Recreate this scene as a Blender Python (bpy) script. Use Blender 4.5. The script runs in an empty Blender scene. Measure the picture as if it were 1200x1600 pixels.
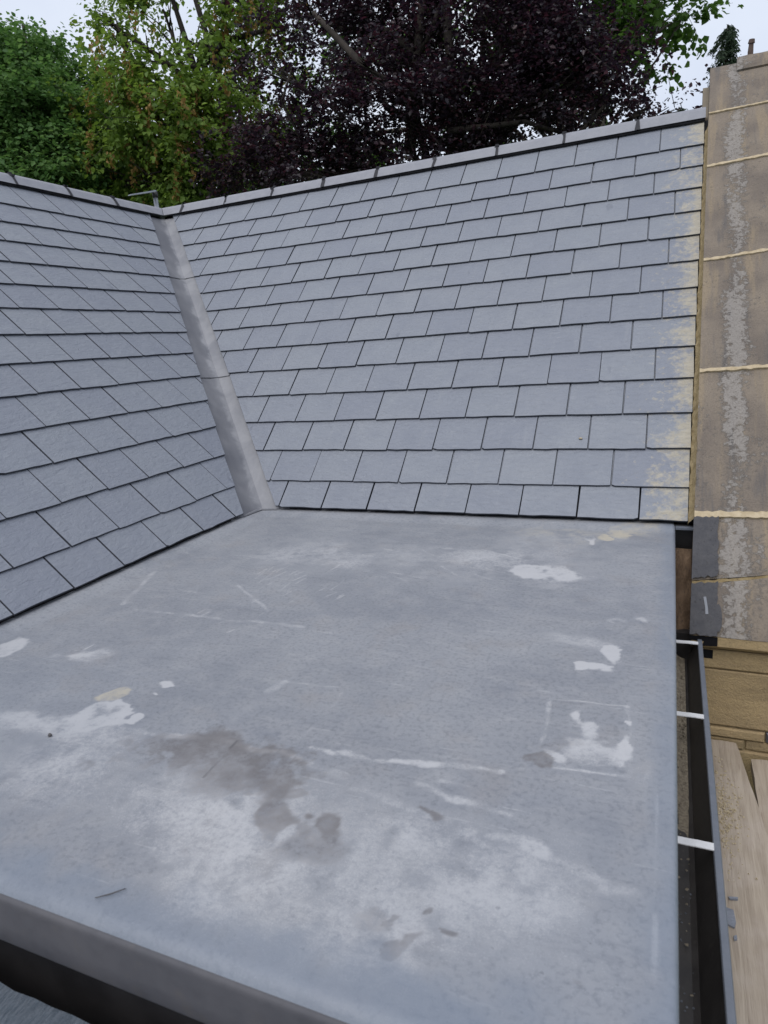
import bpy, math, random
import numpy as np
from mathutils import Vector, Matrix
random.seed(7); rng = np.random.default_rng(11)
R = math.radians
scene = bpy.context.scene
COL = scene.collection

# ------------------------------------------------------------------ camera
cam_d = bpy.data.cameras.new('camera'); cam = bpy.data.objects.new('camera', cam_d); COL.objects.link(cam)
cam_d.sensor_fit = 'VERTICAL'; cam_d.sensor_height = 36.0; cam_d.sensor_width = 27.0
cam_d.lens = 1034.59 / 1600 * 36.0
cam_d.dof.use_dof = True; cam_d.dof.focus_distance = 3.4; cam_d.dof.aperture_fstop = 7.0
cam_d.clip_start = 0.02; cam_d.clip_end = 2000
cam.matrix_world = (Matrix.Translation((1.97703, -2.86012, 0.81329))
                    @ Matrix.Rotation(R(23.87267), 4, 'Z') @ Matrix.Rotation(R(75.84478), 4, 'X') @ Matrix.Rotation(R(-4.08852), 4, 'Z'))
scene.camera = cam

# ------------------------------------------------------------------ sky, sun, exposure
SUN_EL, SUN_AZ = R(62), R(185)          # azimuth of the direction the light comes from, from +Y clockwise
world = bpy.data.worlds.new('World'); scene.world = world; world.use_nodes = True
wt = world.node_tree; wt.nodes.clear()
sky_n = wt.nodes.new('ShaderNodeTexSky'); sky_n.sky_type = 'NISHITA'; sky_n.sun_disc = False
sky_n.sun_elevation = SUN_EL; sky_n.sun_rotation = SUN_AZ; sky_n.dust_density = 3.0
mixw = wt.nodes.new('ShaderNodeMix'); mixw.data_type = 'RGBA'; mixw.inputs[0].default_value = 0.90
mixw.inputs[7].default_value = (8.0, 8.7, 10.0, 1)      # the even layer of cloud
bgw = wt.nodes.new('ShaderNodeBackground'); bgw.inputs[1].default_value = 0.09
wo = wt.nodes.new('ShaderNodeOutputWorld')
tcw = wt.nodes.new('ShaderNodeTexCoord'); cln = wt.nodes.new('ShaderNodeTexNoise'); cln.inputs['Scale'].default_value = 2.2; cln.inputs['Detail'].default_value = 5
clm = wt.nodes.new('ShaderNodeMix'); clm.data_type = 'RGBA'; clm.inputs[6].default_value = (6.9, 7.6, 9.1, 1); clm.inputs[7].default_value = (8.9, 9.5, 10.6, 1)
clr = wt.nodes.new('ShaderNodeMapRange'); clr.inputs[1].default_value = .35; clr.inputs[2].default_value = .65
wt.links.new(tcw.outputs['Generated'], cln.inputs['Vector']); wt.links.new(cln.outputs['Fac'], clr.inputs[0]); wt.links.new(clr.outputs[0], clm.inputs[0]); wt.links.new(clm.outputs[2], mixw.inputs[7])
wt.links.new(sky_n.outputs[0], mixw.inputs[6]); wt.links.new(mixw.outputs[2], bgw.inputs[0]); wt.links.new(bgw.outputs[0], wo.inputs[0])
sun_d = bpy.data.lights.new('sun', 'SUN'); sun = bpy.data.objects.new('sun', sun_d); COL.objects.link(sun)
sun_d.energy = 1.5; sun_d.angle = R(50); sun_d.color = (1.0, 0.97, 0.93)
sdir = Vector((math.sin(SUN_AZ) * math.cos(SUN_EL), math.cos(SUN_AZ) * math.cos(SUN_EL), math.sin(SUN_EL)))
sun.rotation_euler = sdir.to_track_quat('Z', 'Y').to_euler()
sun.location = (0, 0, 20)
vs = scene.view_settings
vs.view_transform = 'Standard'; vs.look = 'None'; vs.exposure = 0.22; vs.gamma = 1.0; vs.use_curve_mapping = False

# ------------------------------------------------------------------ helpers
def tag(o, label=None, cat=None, group=None, kind=None):
    if label: o['label'] = label
    if cat: o['category'] = cat
    if group: o['group'] = group
    if kind: o['kind'] = kind
    return o
def empty(name, loc, label, cat, group=None, kind='thing'):
    o = bpy.data.objects.new(name, None); COL.objects.link(o); o.location = loc
    o.empty_display_size = 0.2
    return tag(o, label, cat, group, kind)
def base_of(parent):
    b = Vector((0, 0, 0))
    while parent is not None:
        b += parent.location; parent = parent.parent
    return b
def mesh(name, verts, faces, mat, parent=None, smooth=False, mats=None, fmat=None):
    """one mesh object from world coordinates"""
    b = base_of(parent)
    me = bpy.data.meshes.new(name)
    v = np.asarray(verts, dtype=float) - np.array(b)
    me.from_pydata(v.tolist(), [], faces)
    if mats:
        for m_ in mats: me.materials.append(m_)
        if fmat is not None: me.polygons.foreach_set('material_index', fmat)
    else: me.materials.append(mat)
    if smooth: me.polygons.foreach_set('use_smooth', [True] * len(me.polygons))
    me.update()
    o = bpy.data.objects.new(name, me); COL.objects.link(o)
    if parent is not None: o.parent = parent
    return o
class MB:
    def __init__(s): s.v = []; s.f = []
    def add(s, v, f):
        n = len(s.v); s.v += [tuple(p) for p in v]; s.f += [tuple(i + n for i in q) for q in f]; return s
    def box(s, x0, x1, y0, y1, z0, z1):
        return s.add([(x0,y0,z0),(x1,y0,z0),(x1,y1,z0),(x0,y1,z0),(x0,y0,z1),(x1,y0,z1),(x1,y1,z1),(x0,y1,z1)],
                     [(0,3,2,1),(4,5,6,7),(0,1,5,4),(1,2,6,5),(2,3,7,6),(3,0,4,7)])
    def prism(s, prof, a, b, close=True):
        """prof: list of 3D-point functions evaluated at a and b: prof(t)->list of points"""
        A = prof(a); B = prof(b); n = len(A)
        f = [(i, (i+1) % n, n + (i+1) % n, n + i) for i in range(n if close else n - 1)]
        if close: f += [tuple(range(n))[::-1], tuple(range(n, 2*n))]
        return s.add(A + B, f)
    def tube(s, pts, radii, sides=6):
        pts = [Vector(p) for p in pts]; rings = []
        for i, p in enumerate(pts):
            d = (pts[min(i+1, len(pts)-1)] - pts[max(i-1, 0)])
            if d.length < 1e-6: d = Vector((0,0,1))
            d.normalize(); u = d.orthogonal().normalized(); w = d.cross(u)
            r = radii[i] if hasattr(radii, '__len__') else radii
            rings.append([p + u * (r*math.cos(2*math.pi*k/sides)) + w * (r*math.sin(2*math.pi*k/sides)) for k in range(sides)])
        v = [p for r_ in rings for p in r_]; f = []
        for i in range(len(rings)-1):
            for k in range(sides):
                a = i*sides+k; b = i*sides+(k+1) % sides
                f.append((a, b, b+sides, a+sides))
        f.append(tuple(range(sides))[::-1]); f.append(tuple(range(len(v)-sides, len(v))))
        return s.add(v, f)
    def build(s, name, mat, parent=None, smooth=False): return mesh(name, s.v, s.f, mat, parent, smooth)

# ---- value noise in numpy (for marks and slow undulation)
def vnoise(x, y, seed):
    r = np.random.default_rng(seed).random((257, 257))
    xi = np.floor(x).astype(int); yi = np.floor(y).astype(int); fx = x - xi; fy = y - yi
    fx = fx*fx*(3-2*fx); fy = fy*fy*(3-2*fy); xi %= 256; yi %= 256
    return (r[yi, xi]*(1-fx)+r[yi, xi+1]*fx)*(1-fy) + (r[yi+1, xi]*(1-fx)+r[yi+1, xi+1]*fx)*fy
def fbm(x, y, f, seed, o=4):
    t = 0; a = .5; s = 0
    for k in range(o):
        t = t + a*vnoise(x*f+17.3*k+40, y*f+9.1*k+40, seed+k); s += a; a *= .5; f *= 2.03
    return t/s*2-1
def sstep(e0, e1, x):
    t = np.clip((x-e0)/(e1-e0+1e-9), 0, 1); return t*t*(3-2*t)

# ------------------------------------------------------------------ materials
class NT:
    def __init__(s, name):
        s.m = bpy.data.materials.new(name); s.m.use_nodes = True; s.t = s.m.node_tree; s.t.nodes.clear()
        s.out = s.n('ShaderNodeOutputMaterial'); s.p = s.n('ShaderNodeBsdfPrincipled'); s.l(s.p.outputs[0], s.out.inputs[0])
    def n(s, typ, **kw):
        x = s.t.nodes.new(typ)
        for k, v in kw.items(): setattr(x, k, v)
        return x
    def l(s, a, b): s.t.links.new(a, b)
    def coords(s, kind='Object', scale=(1,1,1), rot=(0,0,0), offs=None):
        if kind == 'World': o = s.n('ShaderNodeNewGeometry').outputs['Position']
        else: o = s.n('ShaderNodeTexCoord').outputs[kind]
        mp = s.n('ShaderNodeMapping'); mp.inputs['Scale'].default_value = scale; mp.inputs['Rotation'].default_value = rot
        if offs is not None:
            ad = s.n('ShaderNodeVectorMath', operation='ADD'); s.l(o, ad.inputs[0]); s.l(offs, ad.inputs[1]); o = ad.outputs[0]
        s.l(o, mp.inputs[0]); return mp.outputs[0]
    def noise(s, vec, sc, det=5, rough=.55, dist=0.0):
        x = s.n('ShaderNodeTexNoise'); x.inputs['Scale'].default_value = sc; x.inputs['Detail'].default_value = det
        x.inputs['Roughness'].default_value = rough; x.inputs['Distortion'].default_value = dist
        s.l(vec, x.inputs['Vector']); return x.outputs['Fac']
    def ramp(s, fac, a, b, lo=0.0, hi=1.0):
        x = s.n('ShaderNodeMapRange', interpolation_type='SMOOTHSTEP'); s.l(fac, x.inputs[0])
        for i, v in enumerate((a, b, lo, hi)): x.inputs[i+1].default_value = v
        return x.outputs[0]
    def math(s, op, a, b=None, clamp=False):
        x = s.n('ShaderNodeMath', operation=op); x.use_clamp = clamp
        for i, v in enumerate((a, b)):
            if v is None: continue
            if isinstance(v, (int, float)): x.inputs[i].default_value = v
            else: s.l(v, x.inputs[i])
        return x.outputs[0]
    def mix(s, fac, a, b, mode='MIX'):
        x = s.n('ShaderNodeMix', data_type='RGBA', blend_type=mode)
        for i, v in ((0, fac), (6, a), (7, b)):
            if isinstance(v, (int, float)): x.inputs[i].default_value = v
            elif isinstance(v, tuple): x.inputs[i].default_value = (*v, 1) if len(v) == 3 else v
            else: s.l(v, x.inputs[i])
        return x.outputs[2]
    def bump(s, h, strength, dist=.01, normal=None):
        x = s.n('ShaderNodeBump'); x.inputs['Strength'].default_value = strength; x.inputs['Distance'].default_value = dist
        s.l(h, x.inputs['Height'])
        if normal is not None: s.l(normal, x.inputs['Normal'])
        s.l(x.outputs[0], s.p.inputs['Normal']); return x.outputs[0]
    def set(s, color=None, rough=None, metal=None, spec=None):
        for k, v in (('Base Color', color), ('Roughness', rough), ('Metallic', metal), ('Specular IOR Level', spec)):
            if v is None: continue
            if isinstance(v, (int, float)): s.p.inputs[k].default_value = v
            elif isinstance(v, tuple): s.p.inputs[k].default_value = (*v, 1)
            else: s.l(v, s.p.inputs[k])
        return s
def rand_vec(t, k=37.0):
    r = t.n('ShaderNodeObjectInfo').outputs['Random']
    c = t.n('ShaderNodeCombineXYZ'); t.l(t.math('MULTIPLY', r, k), c.inputs[0]); t.l(t.math('MULTIPLY', r, k*2.7), c.inputs[1]); t.l(t.math('MULTIPLY', r, k*.37), c.inputs[2])
    return r, c.outputs[0]

def slate_material(name, verge):
    t = NT(name); r, rv = rand_vec(t)
    v = t.coords('Object', offs=rv)
    vst = t.coords('Object', scale=(1.0, 2.2, 1), rot=(0, 0, .25), offs=rv)
    streak = t.coords('Object', scale=(9, 1.2, 1), offs=rv)
    n1 = t.noise(v, 9, 4); n2 = t.noise(vst, 26, 6, .62, .6); n3 = t.noise(streak, 3.2, 4); fine = t.noise(v, 260, 3)
    col = t.mix(t.ramp(r, 0, 1), (.190, .204, .243), (.210, .225, .258))
    wn = t.n('ShaderNodeTexWhiteNoise', noise_dimensions='1D'); t.l(t.math('MULTIPLY', r, 91.7), wn.inputs['W'])
    col = t.mix(t.ramp(wn.outputs['Value'], .55, 1, 0, .4), col, (.230, .243, .270))
    col = t.mix(t.ramp(n1, .35, .75, 0, .30), col, (.165, .180, .225))
    col = t.mix(t.ramp(n3, .55, .8, 0, .22), col, (.27, .28, .30))
    col = t.mix(t.ramp(n2, .58, .75, 0, .4), col, (.29, .30, .325))
    # odd damp rubs
    sp = t.noise(t.coords('Object', scale=(3, 1, 1), offs=rv), 5, 2)
    col = t.mix(t.ramp(sp, .70, .78, 0, .38), col, (.10, .11, .14))
    col = t.mix(t.ramp(n2, .42, .25, 0, .35), col, (.13, .14, .17))
    col = t.mix(t.ramp(fine, .3, .8, 0, .2), col, (.10, .11, .13))
    rough = t.ramp(n1, .2, .8, .42, .60)
    if verge:
        # smeared yellow mortar beside the coping, ragged, with finger streaks
        g = t.n('ShaderNodeNewGeometry').outputs['Position']; sx = t.n('ShaderNodeSeparateXYZ'); t.l(g, sx.inputs[0])
        edge = t.math('SUBTRACT', 2.040, sx.outputs[0]); edge = t.math('ADD', edge, t.math('MULTIPLY', sx.outputs[1], .028))
        a = t.noise(t.coords('World', scale=(1, 1, 1)), 34, 6, .7, .3); b = t.noise(t.coords('World'), 5.5, 2)
        k = t.math('ADD', t.math('MULTIPLY', edge, 7.0), t.math('MULTIPLY', t.math('SUBTRACT', a, .5), 3.2))
        k = t.math('ADD', k, t.math('MULTIPLY', t.math('SUBTRACT', b, .5), 3.0))
        m1 = t.ramp(k, -.25, .80, .80, 0)
        far = t.math('ADD', t.math('MULTIPLY', edge, 3.6), t.math('MULTIPLY', t.math('SUBTRACT', a, .5), 5.0))
        m2 = t.ramp(far, -.15, .25, .45, 0)
        m = t.math('MAXIMUM', m1, m2); m = t.math('MULTIPLY', m, t.ramp(fine, .2, .6, .6, 1))
        mc = t.mix(t.ramp(n2, .3, .7), (.36, .315, .225), (.45, .40, .30))
        col = t.mix(m, col, mc); rough = t.math('MAXIMUM', rough, t.math('MULTIPLY', m, .85))
    t.set(col, rough, 0, .5)
    ridg = t.math('ADD', n2, t.math('MULTIPLY', fine, .12))
    ridg = t.math('ADD', ridg, t.math('MULTIPLY', t.noise(vst, 6, 3, .5, 1.2), .9))
    t.bump(ridg, .75, .009)
    return t.m
M_slate = slate_material('slate', False)
M_slate_edge = None
M_slate_verge = slate_material('slate_with_mortar', True)

def simple(name, c1, c2, rough=.6, sc=12, bump=.2, bd=.004, spec=.4, stretch=(1,1,1), metal=0, kind='Object', c3=None):
    t = NT(name); v = t.coords(kind, scale=stretch)
    n = t.noise(v, sc, 6, .6); f = t.noise(v, sc*9, 4, .6)
    c = t.mix(t.ramp(n, .3, .7), c1, c2)
    if c3: c = t.mix(t.ramp(t.noise(v, sc*3.1, 5, .7), .55, .72, 0, .8), c, c3)
    c = t.mix(t.ramp(f, .4, .8, 0, .25), c, tuple(x*.6 for x in c1))
    t.set(c, t.ramp(n, .2, .8, max(rough-.08, .05), min(rough+.08, 1)), metal, spec)
    t.bump(t.math('ADD', n, t.math('MULTIPLY', f, .5)), bump, bd)
    return t.m

def deck_material():
    t = NT('roof_membrane')
    def att(nm):
        x = t.n('ShaderNodeAttribute'); x.attribute_name = nm; sp = t.n('ShaderNodeSeparateColor'); t.l(x.outputs['Color'], sp.inputs[0]); return sp.outputs
    a = att('marks_a'); b = att('marks_b')
    v = t.coords('Object'); fl = t.coords('Object', scale=(.22, 1.0, 1), rot=(0, 0, R(-7)))
    big = t.noise(v, 2.6, 4, .55); med = t.noise(v, 14, 6, .62, .4); fine = t.noise(v, 90, 5, .65); grit = t.noise(v, 420, 3, .6); brush = t.noise(fl, 20, 7, .70, .9)
    col = t.mix(t.ramp(big, .3, .7), (.188, .197, .221), (.245, .252, .272))
    col = t.mix(t.ramp(med, .42, .68, 0, .5), col, (.265, .268, .282))
    bm = t.ramp(t.noise(v, 1.9, 2), .35, .65)
    col = t.mix(t.math('MULTIPLY', t.ramp(brush, .50, .72, 0, .55), bm), col, (.31, .312, .326))
    col = t.mix(t.ramp(brush, .45, .28, 0, .45), col, (.13, .138, .160))
    # fine wiping scratches in two directions
    for k, (rz, sc_) in enumerate(((-6, 46), (24, 40))):
        sv_ = t.coords('Object', scale=(.06, 1.0, 1), rot=(0, 0, R(rz)))
        ln = t.noise(sv_, sc_, 4, .75, .25); lm_ = t.ramp(t.noise(v, 3.3 + k, 3), .48, .62)
        col = t.mix(t.math('MULTIPLY', t.ramp(ln, .60, .70, 0, .45), lm_), col, (.40, .402, .415))
    sp_ = t.noise(v, 75, 2, .5); col = t.mix(t.ramp(sp_, .70, .76, 0, .5), col, (.09, .092, .10))
    col = t.mix(t.ramp(t.noise(v, 5.5, 5, .6), .52, .72, 0, .4), col, (.225, .212, .21))
    col = t.mix(t.ramp(fine, .46, .68, 0, .45), col, (.11, .118, .138))
    col = t.mix(t.ramp(grit, .58, .76, 0, .45), col, (.42, .43, .45))
    fb = t.math('ADD', t.math('MULTIPLY', t.math('SUBTRACT', fine, .5), .9), t.math('MULTIPLY', t.math('SUBTRACT', grit, .5), .45))
    def layer(mask, k=.8, lo=.12, hi=.85):
        gate = t.ramp(mask, .0, .25)
        return t.ramp(t.math('ADD', mask, t.math('MULTIPLY', t.math('MULTIPLY', fb, k), gate)), lo, hi)
    col = t.mix(t.math('MULTIPLY', layer(a[2], .6), .62), col, (.135, .148, .180))      # clean darker fields
    col = t.mix(t.math('MULTIPLY', layer(a[0], 1.3, .0, .80), .70), col, (.478, .474, .484))       # pale dried film
    col = t.mix(t.math('MULTIPLY', layer(a[1], .8), .85), col, (.43, .385, .30))        # mortar dust
    col = t.mix(t.math('MULTIPLY', layer(b[0], .6, .05, .85), .80), col, (.118, .108, .108))  # brown water marks
    col = t.mix(t.math('MULTIPLY', b[1], .80), col, (.142, .172, .222))                 # bluish painted trim
    col = t.mix(t.math('MULTIPLY', t.ramp(b[2], .3, .9), .85), col, (.055, .055, .06))  # cracks and drips
    rough = t.math('ADD', t.ramp(med, .2, .8, .42, .60), t.math('MULTIPLY', a[0], .2))
    rough = t.math('SUBTRACT', rough, t.math('MULTIPLY', b[1], .08))
    t.set(col, rough, 0, .5)
    h = t.math('ADD', t.math('MULTIPLY', fine, .5), t.math('MULTIPLY', grit, .35)); h = t.math('ADD', h, med)
    t.bump(h, .26, .004)
    return t.m
M_deck = deck_material()
M_fascia = simple('weathered_dark_trim', (.088, .087, .098), (.112, .108, .117), .5, 5, .15, .002, .4, (1, 1, 1), c3=(.118, .108, .106))
M_slate_edge = simple('shaded_dressed_edge', (.038, .041, .052), (.06, .065, .078), .8, 40, .5, .002, .2)  # grimy edges, darkened further so the course shadow lines sit in the colour
M_ridge = simple('grey_concrete_tile', (.225, .23, .26), (.275, .278, .305), .62, 16, .2, .002, .4)
M_clip = simple('dark_clip', (.015, .015, .02), (.03, .03, .038), .7, 60, .2, .002)
M_black = simple('black_plastic', (.018, .017, .018), (.028, .026, .027), .42, 8, .1, .001, .5)
M_gut = simple('grimy_black_plastic', (.030, .027, .027), (.048, .044, .042), .55, 14, .2, .002, .4, c3=(.06, .055, .05))
M_rim = simple('grey_gutter_rim', (.115, .130, .158), (.14, .152, .18), .4, 20, .1, .001, .5)
M_strap = simple('pale_metal_strap', (.62, .62, .63), (.70, .70, .71), .4, 30, .1, .001, .5)
M_galv = simple('dull_galvanised_steel', (.26, .28, .31), (.36, .38, .41), .5, 20, .1, .001, .5, metal=.4)
M_lead = None
def lead_material():
    t = NT('lead_sheet'); v = t.coords('World'); vs_ = t.coords('World', scale=(1, 1, .35))
    n = t.noise(vs_, 7, 5, .6, .6); f = t.noise(v, 60, 5, .65); b = t.noise(vs_, 3, 3)
    c = t.mix(t.ramp(n, .3, .7), (.205, .208, .226), (.275, .276, .292))
    c = t.mix(t.ramp(b, .5, .75, 0, .6), c, (.14, .145, .17))
    c = t.mix(t.ramp(f, .55, .8, 0, .4), c, (.27, .252, .248))
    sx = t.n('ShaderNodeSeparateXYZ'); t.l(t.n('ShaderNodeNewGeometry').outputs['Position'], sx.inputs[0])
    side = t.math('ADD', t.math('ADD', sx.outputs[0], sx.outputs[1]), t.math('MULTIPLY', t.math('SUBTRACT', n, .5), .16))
    left_shade = t.math('MULTIPLY', t.ramp(side, -.045, .005, 1, 0), t.ramp(b, .3, .6, .35, .75))  # shade of the valley's left half put into the colour, broken by streaky patina
    c = t.mix(left_shade, c, (.105, .108, .125))
    t.set(c, t.ramp(n, .2, .8, .50, .66), .2, .4)
    t.bump(t.math('ADD', n, t.math('MULTIPLY', f, .25)), .22, .008)
    return t.m
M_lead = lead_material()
def stone_material(name, streaky):
    t = NT(name); r, rv = rand_vec(t, 11)
    v = t.coords('World', offs=rv); down = t.coords('World', scale=(1, .10, .10), offs=rv)
    n = t.noise(v, 5, 5); g = t.noise(v, 120, 5, .7); d = t.noise(down, 16, 5, .6); l = t.noise(v, 42, 6, .72)
    c = t.mix(t.ramp(n, .3, .7), (.165, .138, .116), (.235, .195, .155))
    if streaky:
        c = t.mix(t.ramp(d, .50, .66, 0, .75), c, (.285, .225, .155))
        c = t.mix(t.ramp(d, .30, .44, .7, 0), c, (.105, .102, .105))
        # crusty pale lichen, thickest in a strip down the middle of the slope
        g0 = t.n('ShaderNodeNewGeometry').outputs['Position']; sx = t.n('ShaderNodeSeparateXYZ'); t.l(g0, sx.inputs[0])
        cx = t.math('SUBTRACT', t.math('SUBTRACT', sx.outputs[0], 2.218), t.math('MULTIPLY', sx.outputs[1], .030))
        band = t.ramp(t.math('ABSOLUTE', t.math('ADD', cx, t.math('MULTIPLY', t.math('SUBTRACT', n, .5), .10))), .010, .085, 1, 0)
        blot = t.noise(t.coords('World', scale=(1, .35, .35)), 9, 3)
        k = t.math('ADD', t.math('MULTIPLY', band, .17), t.math('ADD', t.math('MULTIPLY', l, .75), t.math('MULTIPLY', blot, .42)))
        lm = t.ramp(k, .66, .76); spot = t.ramp(l, .70, .74)
        lm = t.math('MAXIMUM', lm, t.math('MULTIPLY', spot, .8))
        c = t.mix(t.math('MULTIPLY', lm, .8), c, t.mix(t.ramp(g, .3, .7), (.20, .182, .168), (.36, .335, .31)))
        h = t.math('ADD', t.math('MULTIPLY', lm, .6), g)
    else:
        dd = t.noise(t.coords('World', scale=(.5, 1, 2.2), offs=rv), 9, 5, .6)
        c = t.mix(t.ramp(dd, .35, .7), (.44, .325, .18), (.33, .245, .14))
        c = t.mix(t.ramp(n, .55, .8, 0, .5), c, (.15, .125, .09))
        h = g
    c = t.mix(t.ramp(g, .45, .8, 0, .4), c, (.09, .08, .07))
    t.set(c, .9, 0, .2); t.bump(t.math('ADD', h, n), .8, .008)
    return t.m
M_coping = stone_material('weathered_sandstone', True)
M_ashlar = stone_material('yellow_sandstone', False)
M_mortar = simple('yellow_mortar', (.40, .32, .205), (.52, .43, .30), .95, 40, .6, .004, .1)
M_fillet = simple('brown_yellow_mortar', (.22, .165, .085), (.33, .26, .15), .95, 26, .8, .006, .1, c3=(.10, .07, .045))
M_bitumen = simple('black_bitumen_paint', (.050, .050, .057), (.075, .073, .078), .6, 30, .8, .006, .3, c3=(.02, .02, .022))
M_rotten = simple('rotten_brown_timber', (.085, .055, .035), (.17, .115, .075), .85, 14, .8, .01, .2, (3, 1, 1), c3=(.03, .025, .025))
M_grit = simple('roof_grit', (.17, .145, .115), (.30, .26, .20), .95, 120, .8, .004, .1)
M_crumb = simple('mortar_crumbs', (.36, .29, .185), (.50, .42, .29), .95, 90, .5, .003, .1)
M_underlay = simple('roof_underlay', (.03, .03, .035), (.045, .045, .05), .8, 20, .1)
M_felt = simple('mineral_felt', (.10, .125, .155), (.19, .215, .25), .9, 60, .9, .01, .2, (3, .6, 1), c3=(.05, .06, .08))
M_render = simple('plain_wall', (.20, .17, .13), (.25, .21, .16), .9, 8, .3)
M_grass = simple('grass', (.035, .06, .018), (.06, .085, .03), .9, 3, .5, .03)
M_post = simple('rusty_iron', (.075, .05, .045), (.11, .075, .06), .8, 40, .4)
def wood_material():
    t = NT('weathered_scaffold_board'); r, rv = rand_vec(t)
    v = t.coords('Object', scale=(1, .05, 1), offs=rv); w = t.coords('Object', offs=rv)
    n = t.noise(v, 60, 6, .6, .8); b = t.noise(w, 7, 4); f = t.noise(v, 240, 3)
    c = t.mix(t.ramp(n, .3, .75), (.385, .325, .258), (.275, .225, .175))
    c = t.mix(t.ramp(b, .45, .75, 0, .5), c, (.42, .36, .31))
    c = t.mix(t.ramp(f, .6, .75, 0, .45), c, (.16, .115, .085))
    t.set(c, .85, 0, .2); t.bump(t.math('ADD', n, f), .5, .004); return t.m
M_wood = wood_material()
def leaf_material(name, cols, trans, rough=.55, spec=.22):
    t = NT(name); r = t.n('ShaderNodeNewGeometry').outputs['Random Per Island']
    cr = t.n('ShaderNodeValToRGB'); t.l(r, cr.inputs[0]); e = cr.color_ramp.elements
    e[0].position = 0; e[0].color = (*cols[0], 1); e[1].position = 1; e[1].color = (*cols[-1], 1)
    for i, c in enumerate(cols[1:-1]):
        x = e.new((i+1)/(len(cols)-1)); x.color = (*c, 1)
    n = t.noise(t.coords('World'), .9, 3)
    c = t.mix(t.ramp(n, .3, .7, 0, .55), cr.outputs[0], cols[0])
    t.set(c, rough, 0, spec)
    tr = t.n('ShaderNodeBsdfTranslucent'); t.l(t.mix(1.0, c, tuple(min(1, x) for x in trans), 'MULTIPLY'), tr.inputs[0])
    mx = t.n('ShaderNodeMixShader'); mx.inputs[0].default_value = .5
    t.l(t.p.outputs[0], mx.inputs[1]); t.l(tr.outputs[0], mx.inputs[2]); t.l(mx.outputs[0], t.out.inputs[0])
    return t.m
M_leaf_dark = leaf_material('dark_green_leaves', [(.068, .15, .045), (.115, .23, .06), (.20, .33, .11)], (1.6, 1.8, .8))
M_leaf_seed = leaf_material('sycamore_leaves', [(.12, .20, .036), (.18, .285, .05), (.245, .345, .075), (.18, .285, .095)], (1.6, 1.7, .7))
M_leaf_beech = leaf_material('copper_beech_leaves', [(.016, .012, .020), (.026, .018, .028), (.042, .023, .033), (.075, .024, .032)], (1.6, .8, .9), .38, .5)
M_leaf_back = leaf_material('light_green_leaves', [(.06, .13, .03), (.09, .175, .035), (.12, .21, .045)], (1.8, 1.9, .8))
M_leaf_con = leaf_material('conifer_needles', [(.035, .060, .035), (.05, .08, .045), (.065, .095, .05)], (1.2, 1.3, .9), .6, .3)
M_seed = leaf_material('tan_seed_keys', [(.36, .22, .075), (.46, .31, .12), (.32, .18, .06)], (1.4, 1.2, .8), .6, .3)
M_bark = simple('dark_bark', (.030, .025, .022), (.055, .046, .038), .9, 10, .6, .02, .2)
M_bark_pale = simple('grey_bark', (.085, .075, .062), (.14, .125, .10), .9, 10, .6, .02, .2)

# ------------------------------------------------------------------ frame of the place
P = R(43.69973); cP, sP = math.cos(P), math.sin(P)
Z0 = 0.03; G = 0.20242; S13 = 0.16346; SW = 0.25
DECK_W, DECK_F = 2.012, -2.303
S_APEX = 2.925; Y_RIDGE = S_APEX * cP; Z_RIDGE = Z0 + S_APEX * sP
GROUND_Z = -5.6
def on_back(x, s, h=0.0): return Vector((x, s*cP - h*sP, Z0 + s*sP + h*cP))
def on_left(y, s, h=0.0): return Vector((-s*cP + h*sP, y, Z0 + s*sP + h*cP))
M_back = Matrix(((1,0,0),(0,cP,-sP),(0,sP,cP)))                # columns: along, up the slope, out
M_left = Matrix(((0,-cP,sP),(1,0,0),(0,sP,cP)))

# ================================================================== THE GROUND AND THE HOUSE BELOW
g = MB(); nx = 24
pts = [[(-900 + 1800*i/nx, -900 + 1800*j/nx, GROUND_Z) for i in range(nx+1)] for j in range(nx+1)]
gv = [p for r_ in pts for p in r_]; gf = [(j*(nx+1)+i, j*(nx+1)+i+1, (j+1)*(nx+1)+i+1, (j+1)*(nx+1)+i) for j in range(nx) for i in range(nx)]
tag(mesh('ground', gv, gf, M_grass), 'grass ground under the trees', None, None, 'structure')
tag(MB().box(-3.9, 1.90, -2.26, -2.20, GROUND_Z, -.13).build('front_wall', M_render), None, None, None, 'structure')
tag(MB().box(1.88, 1.93, -2.19, -.02, GROUND_Z, -.13).build('side_wall', M_render), None, None, None, 'structure')

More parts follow.
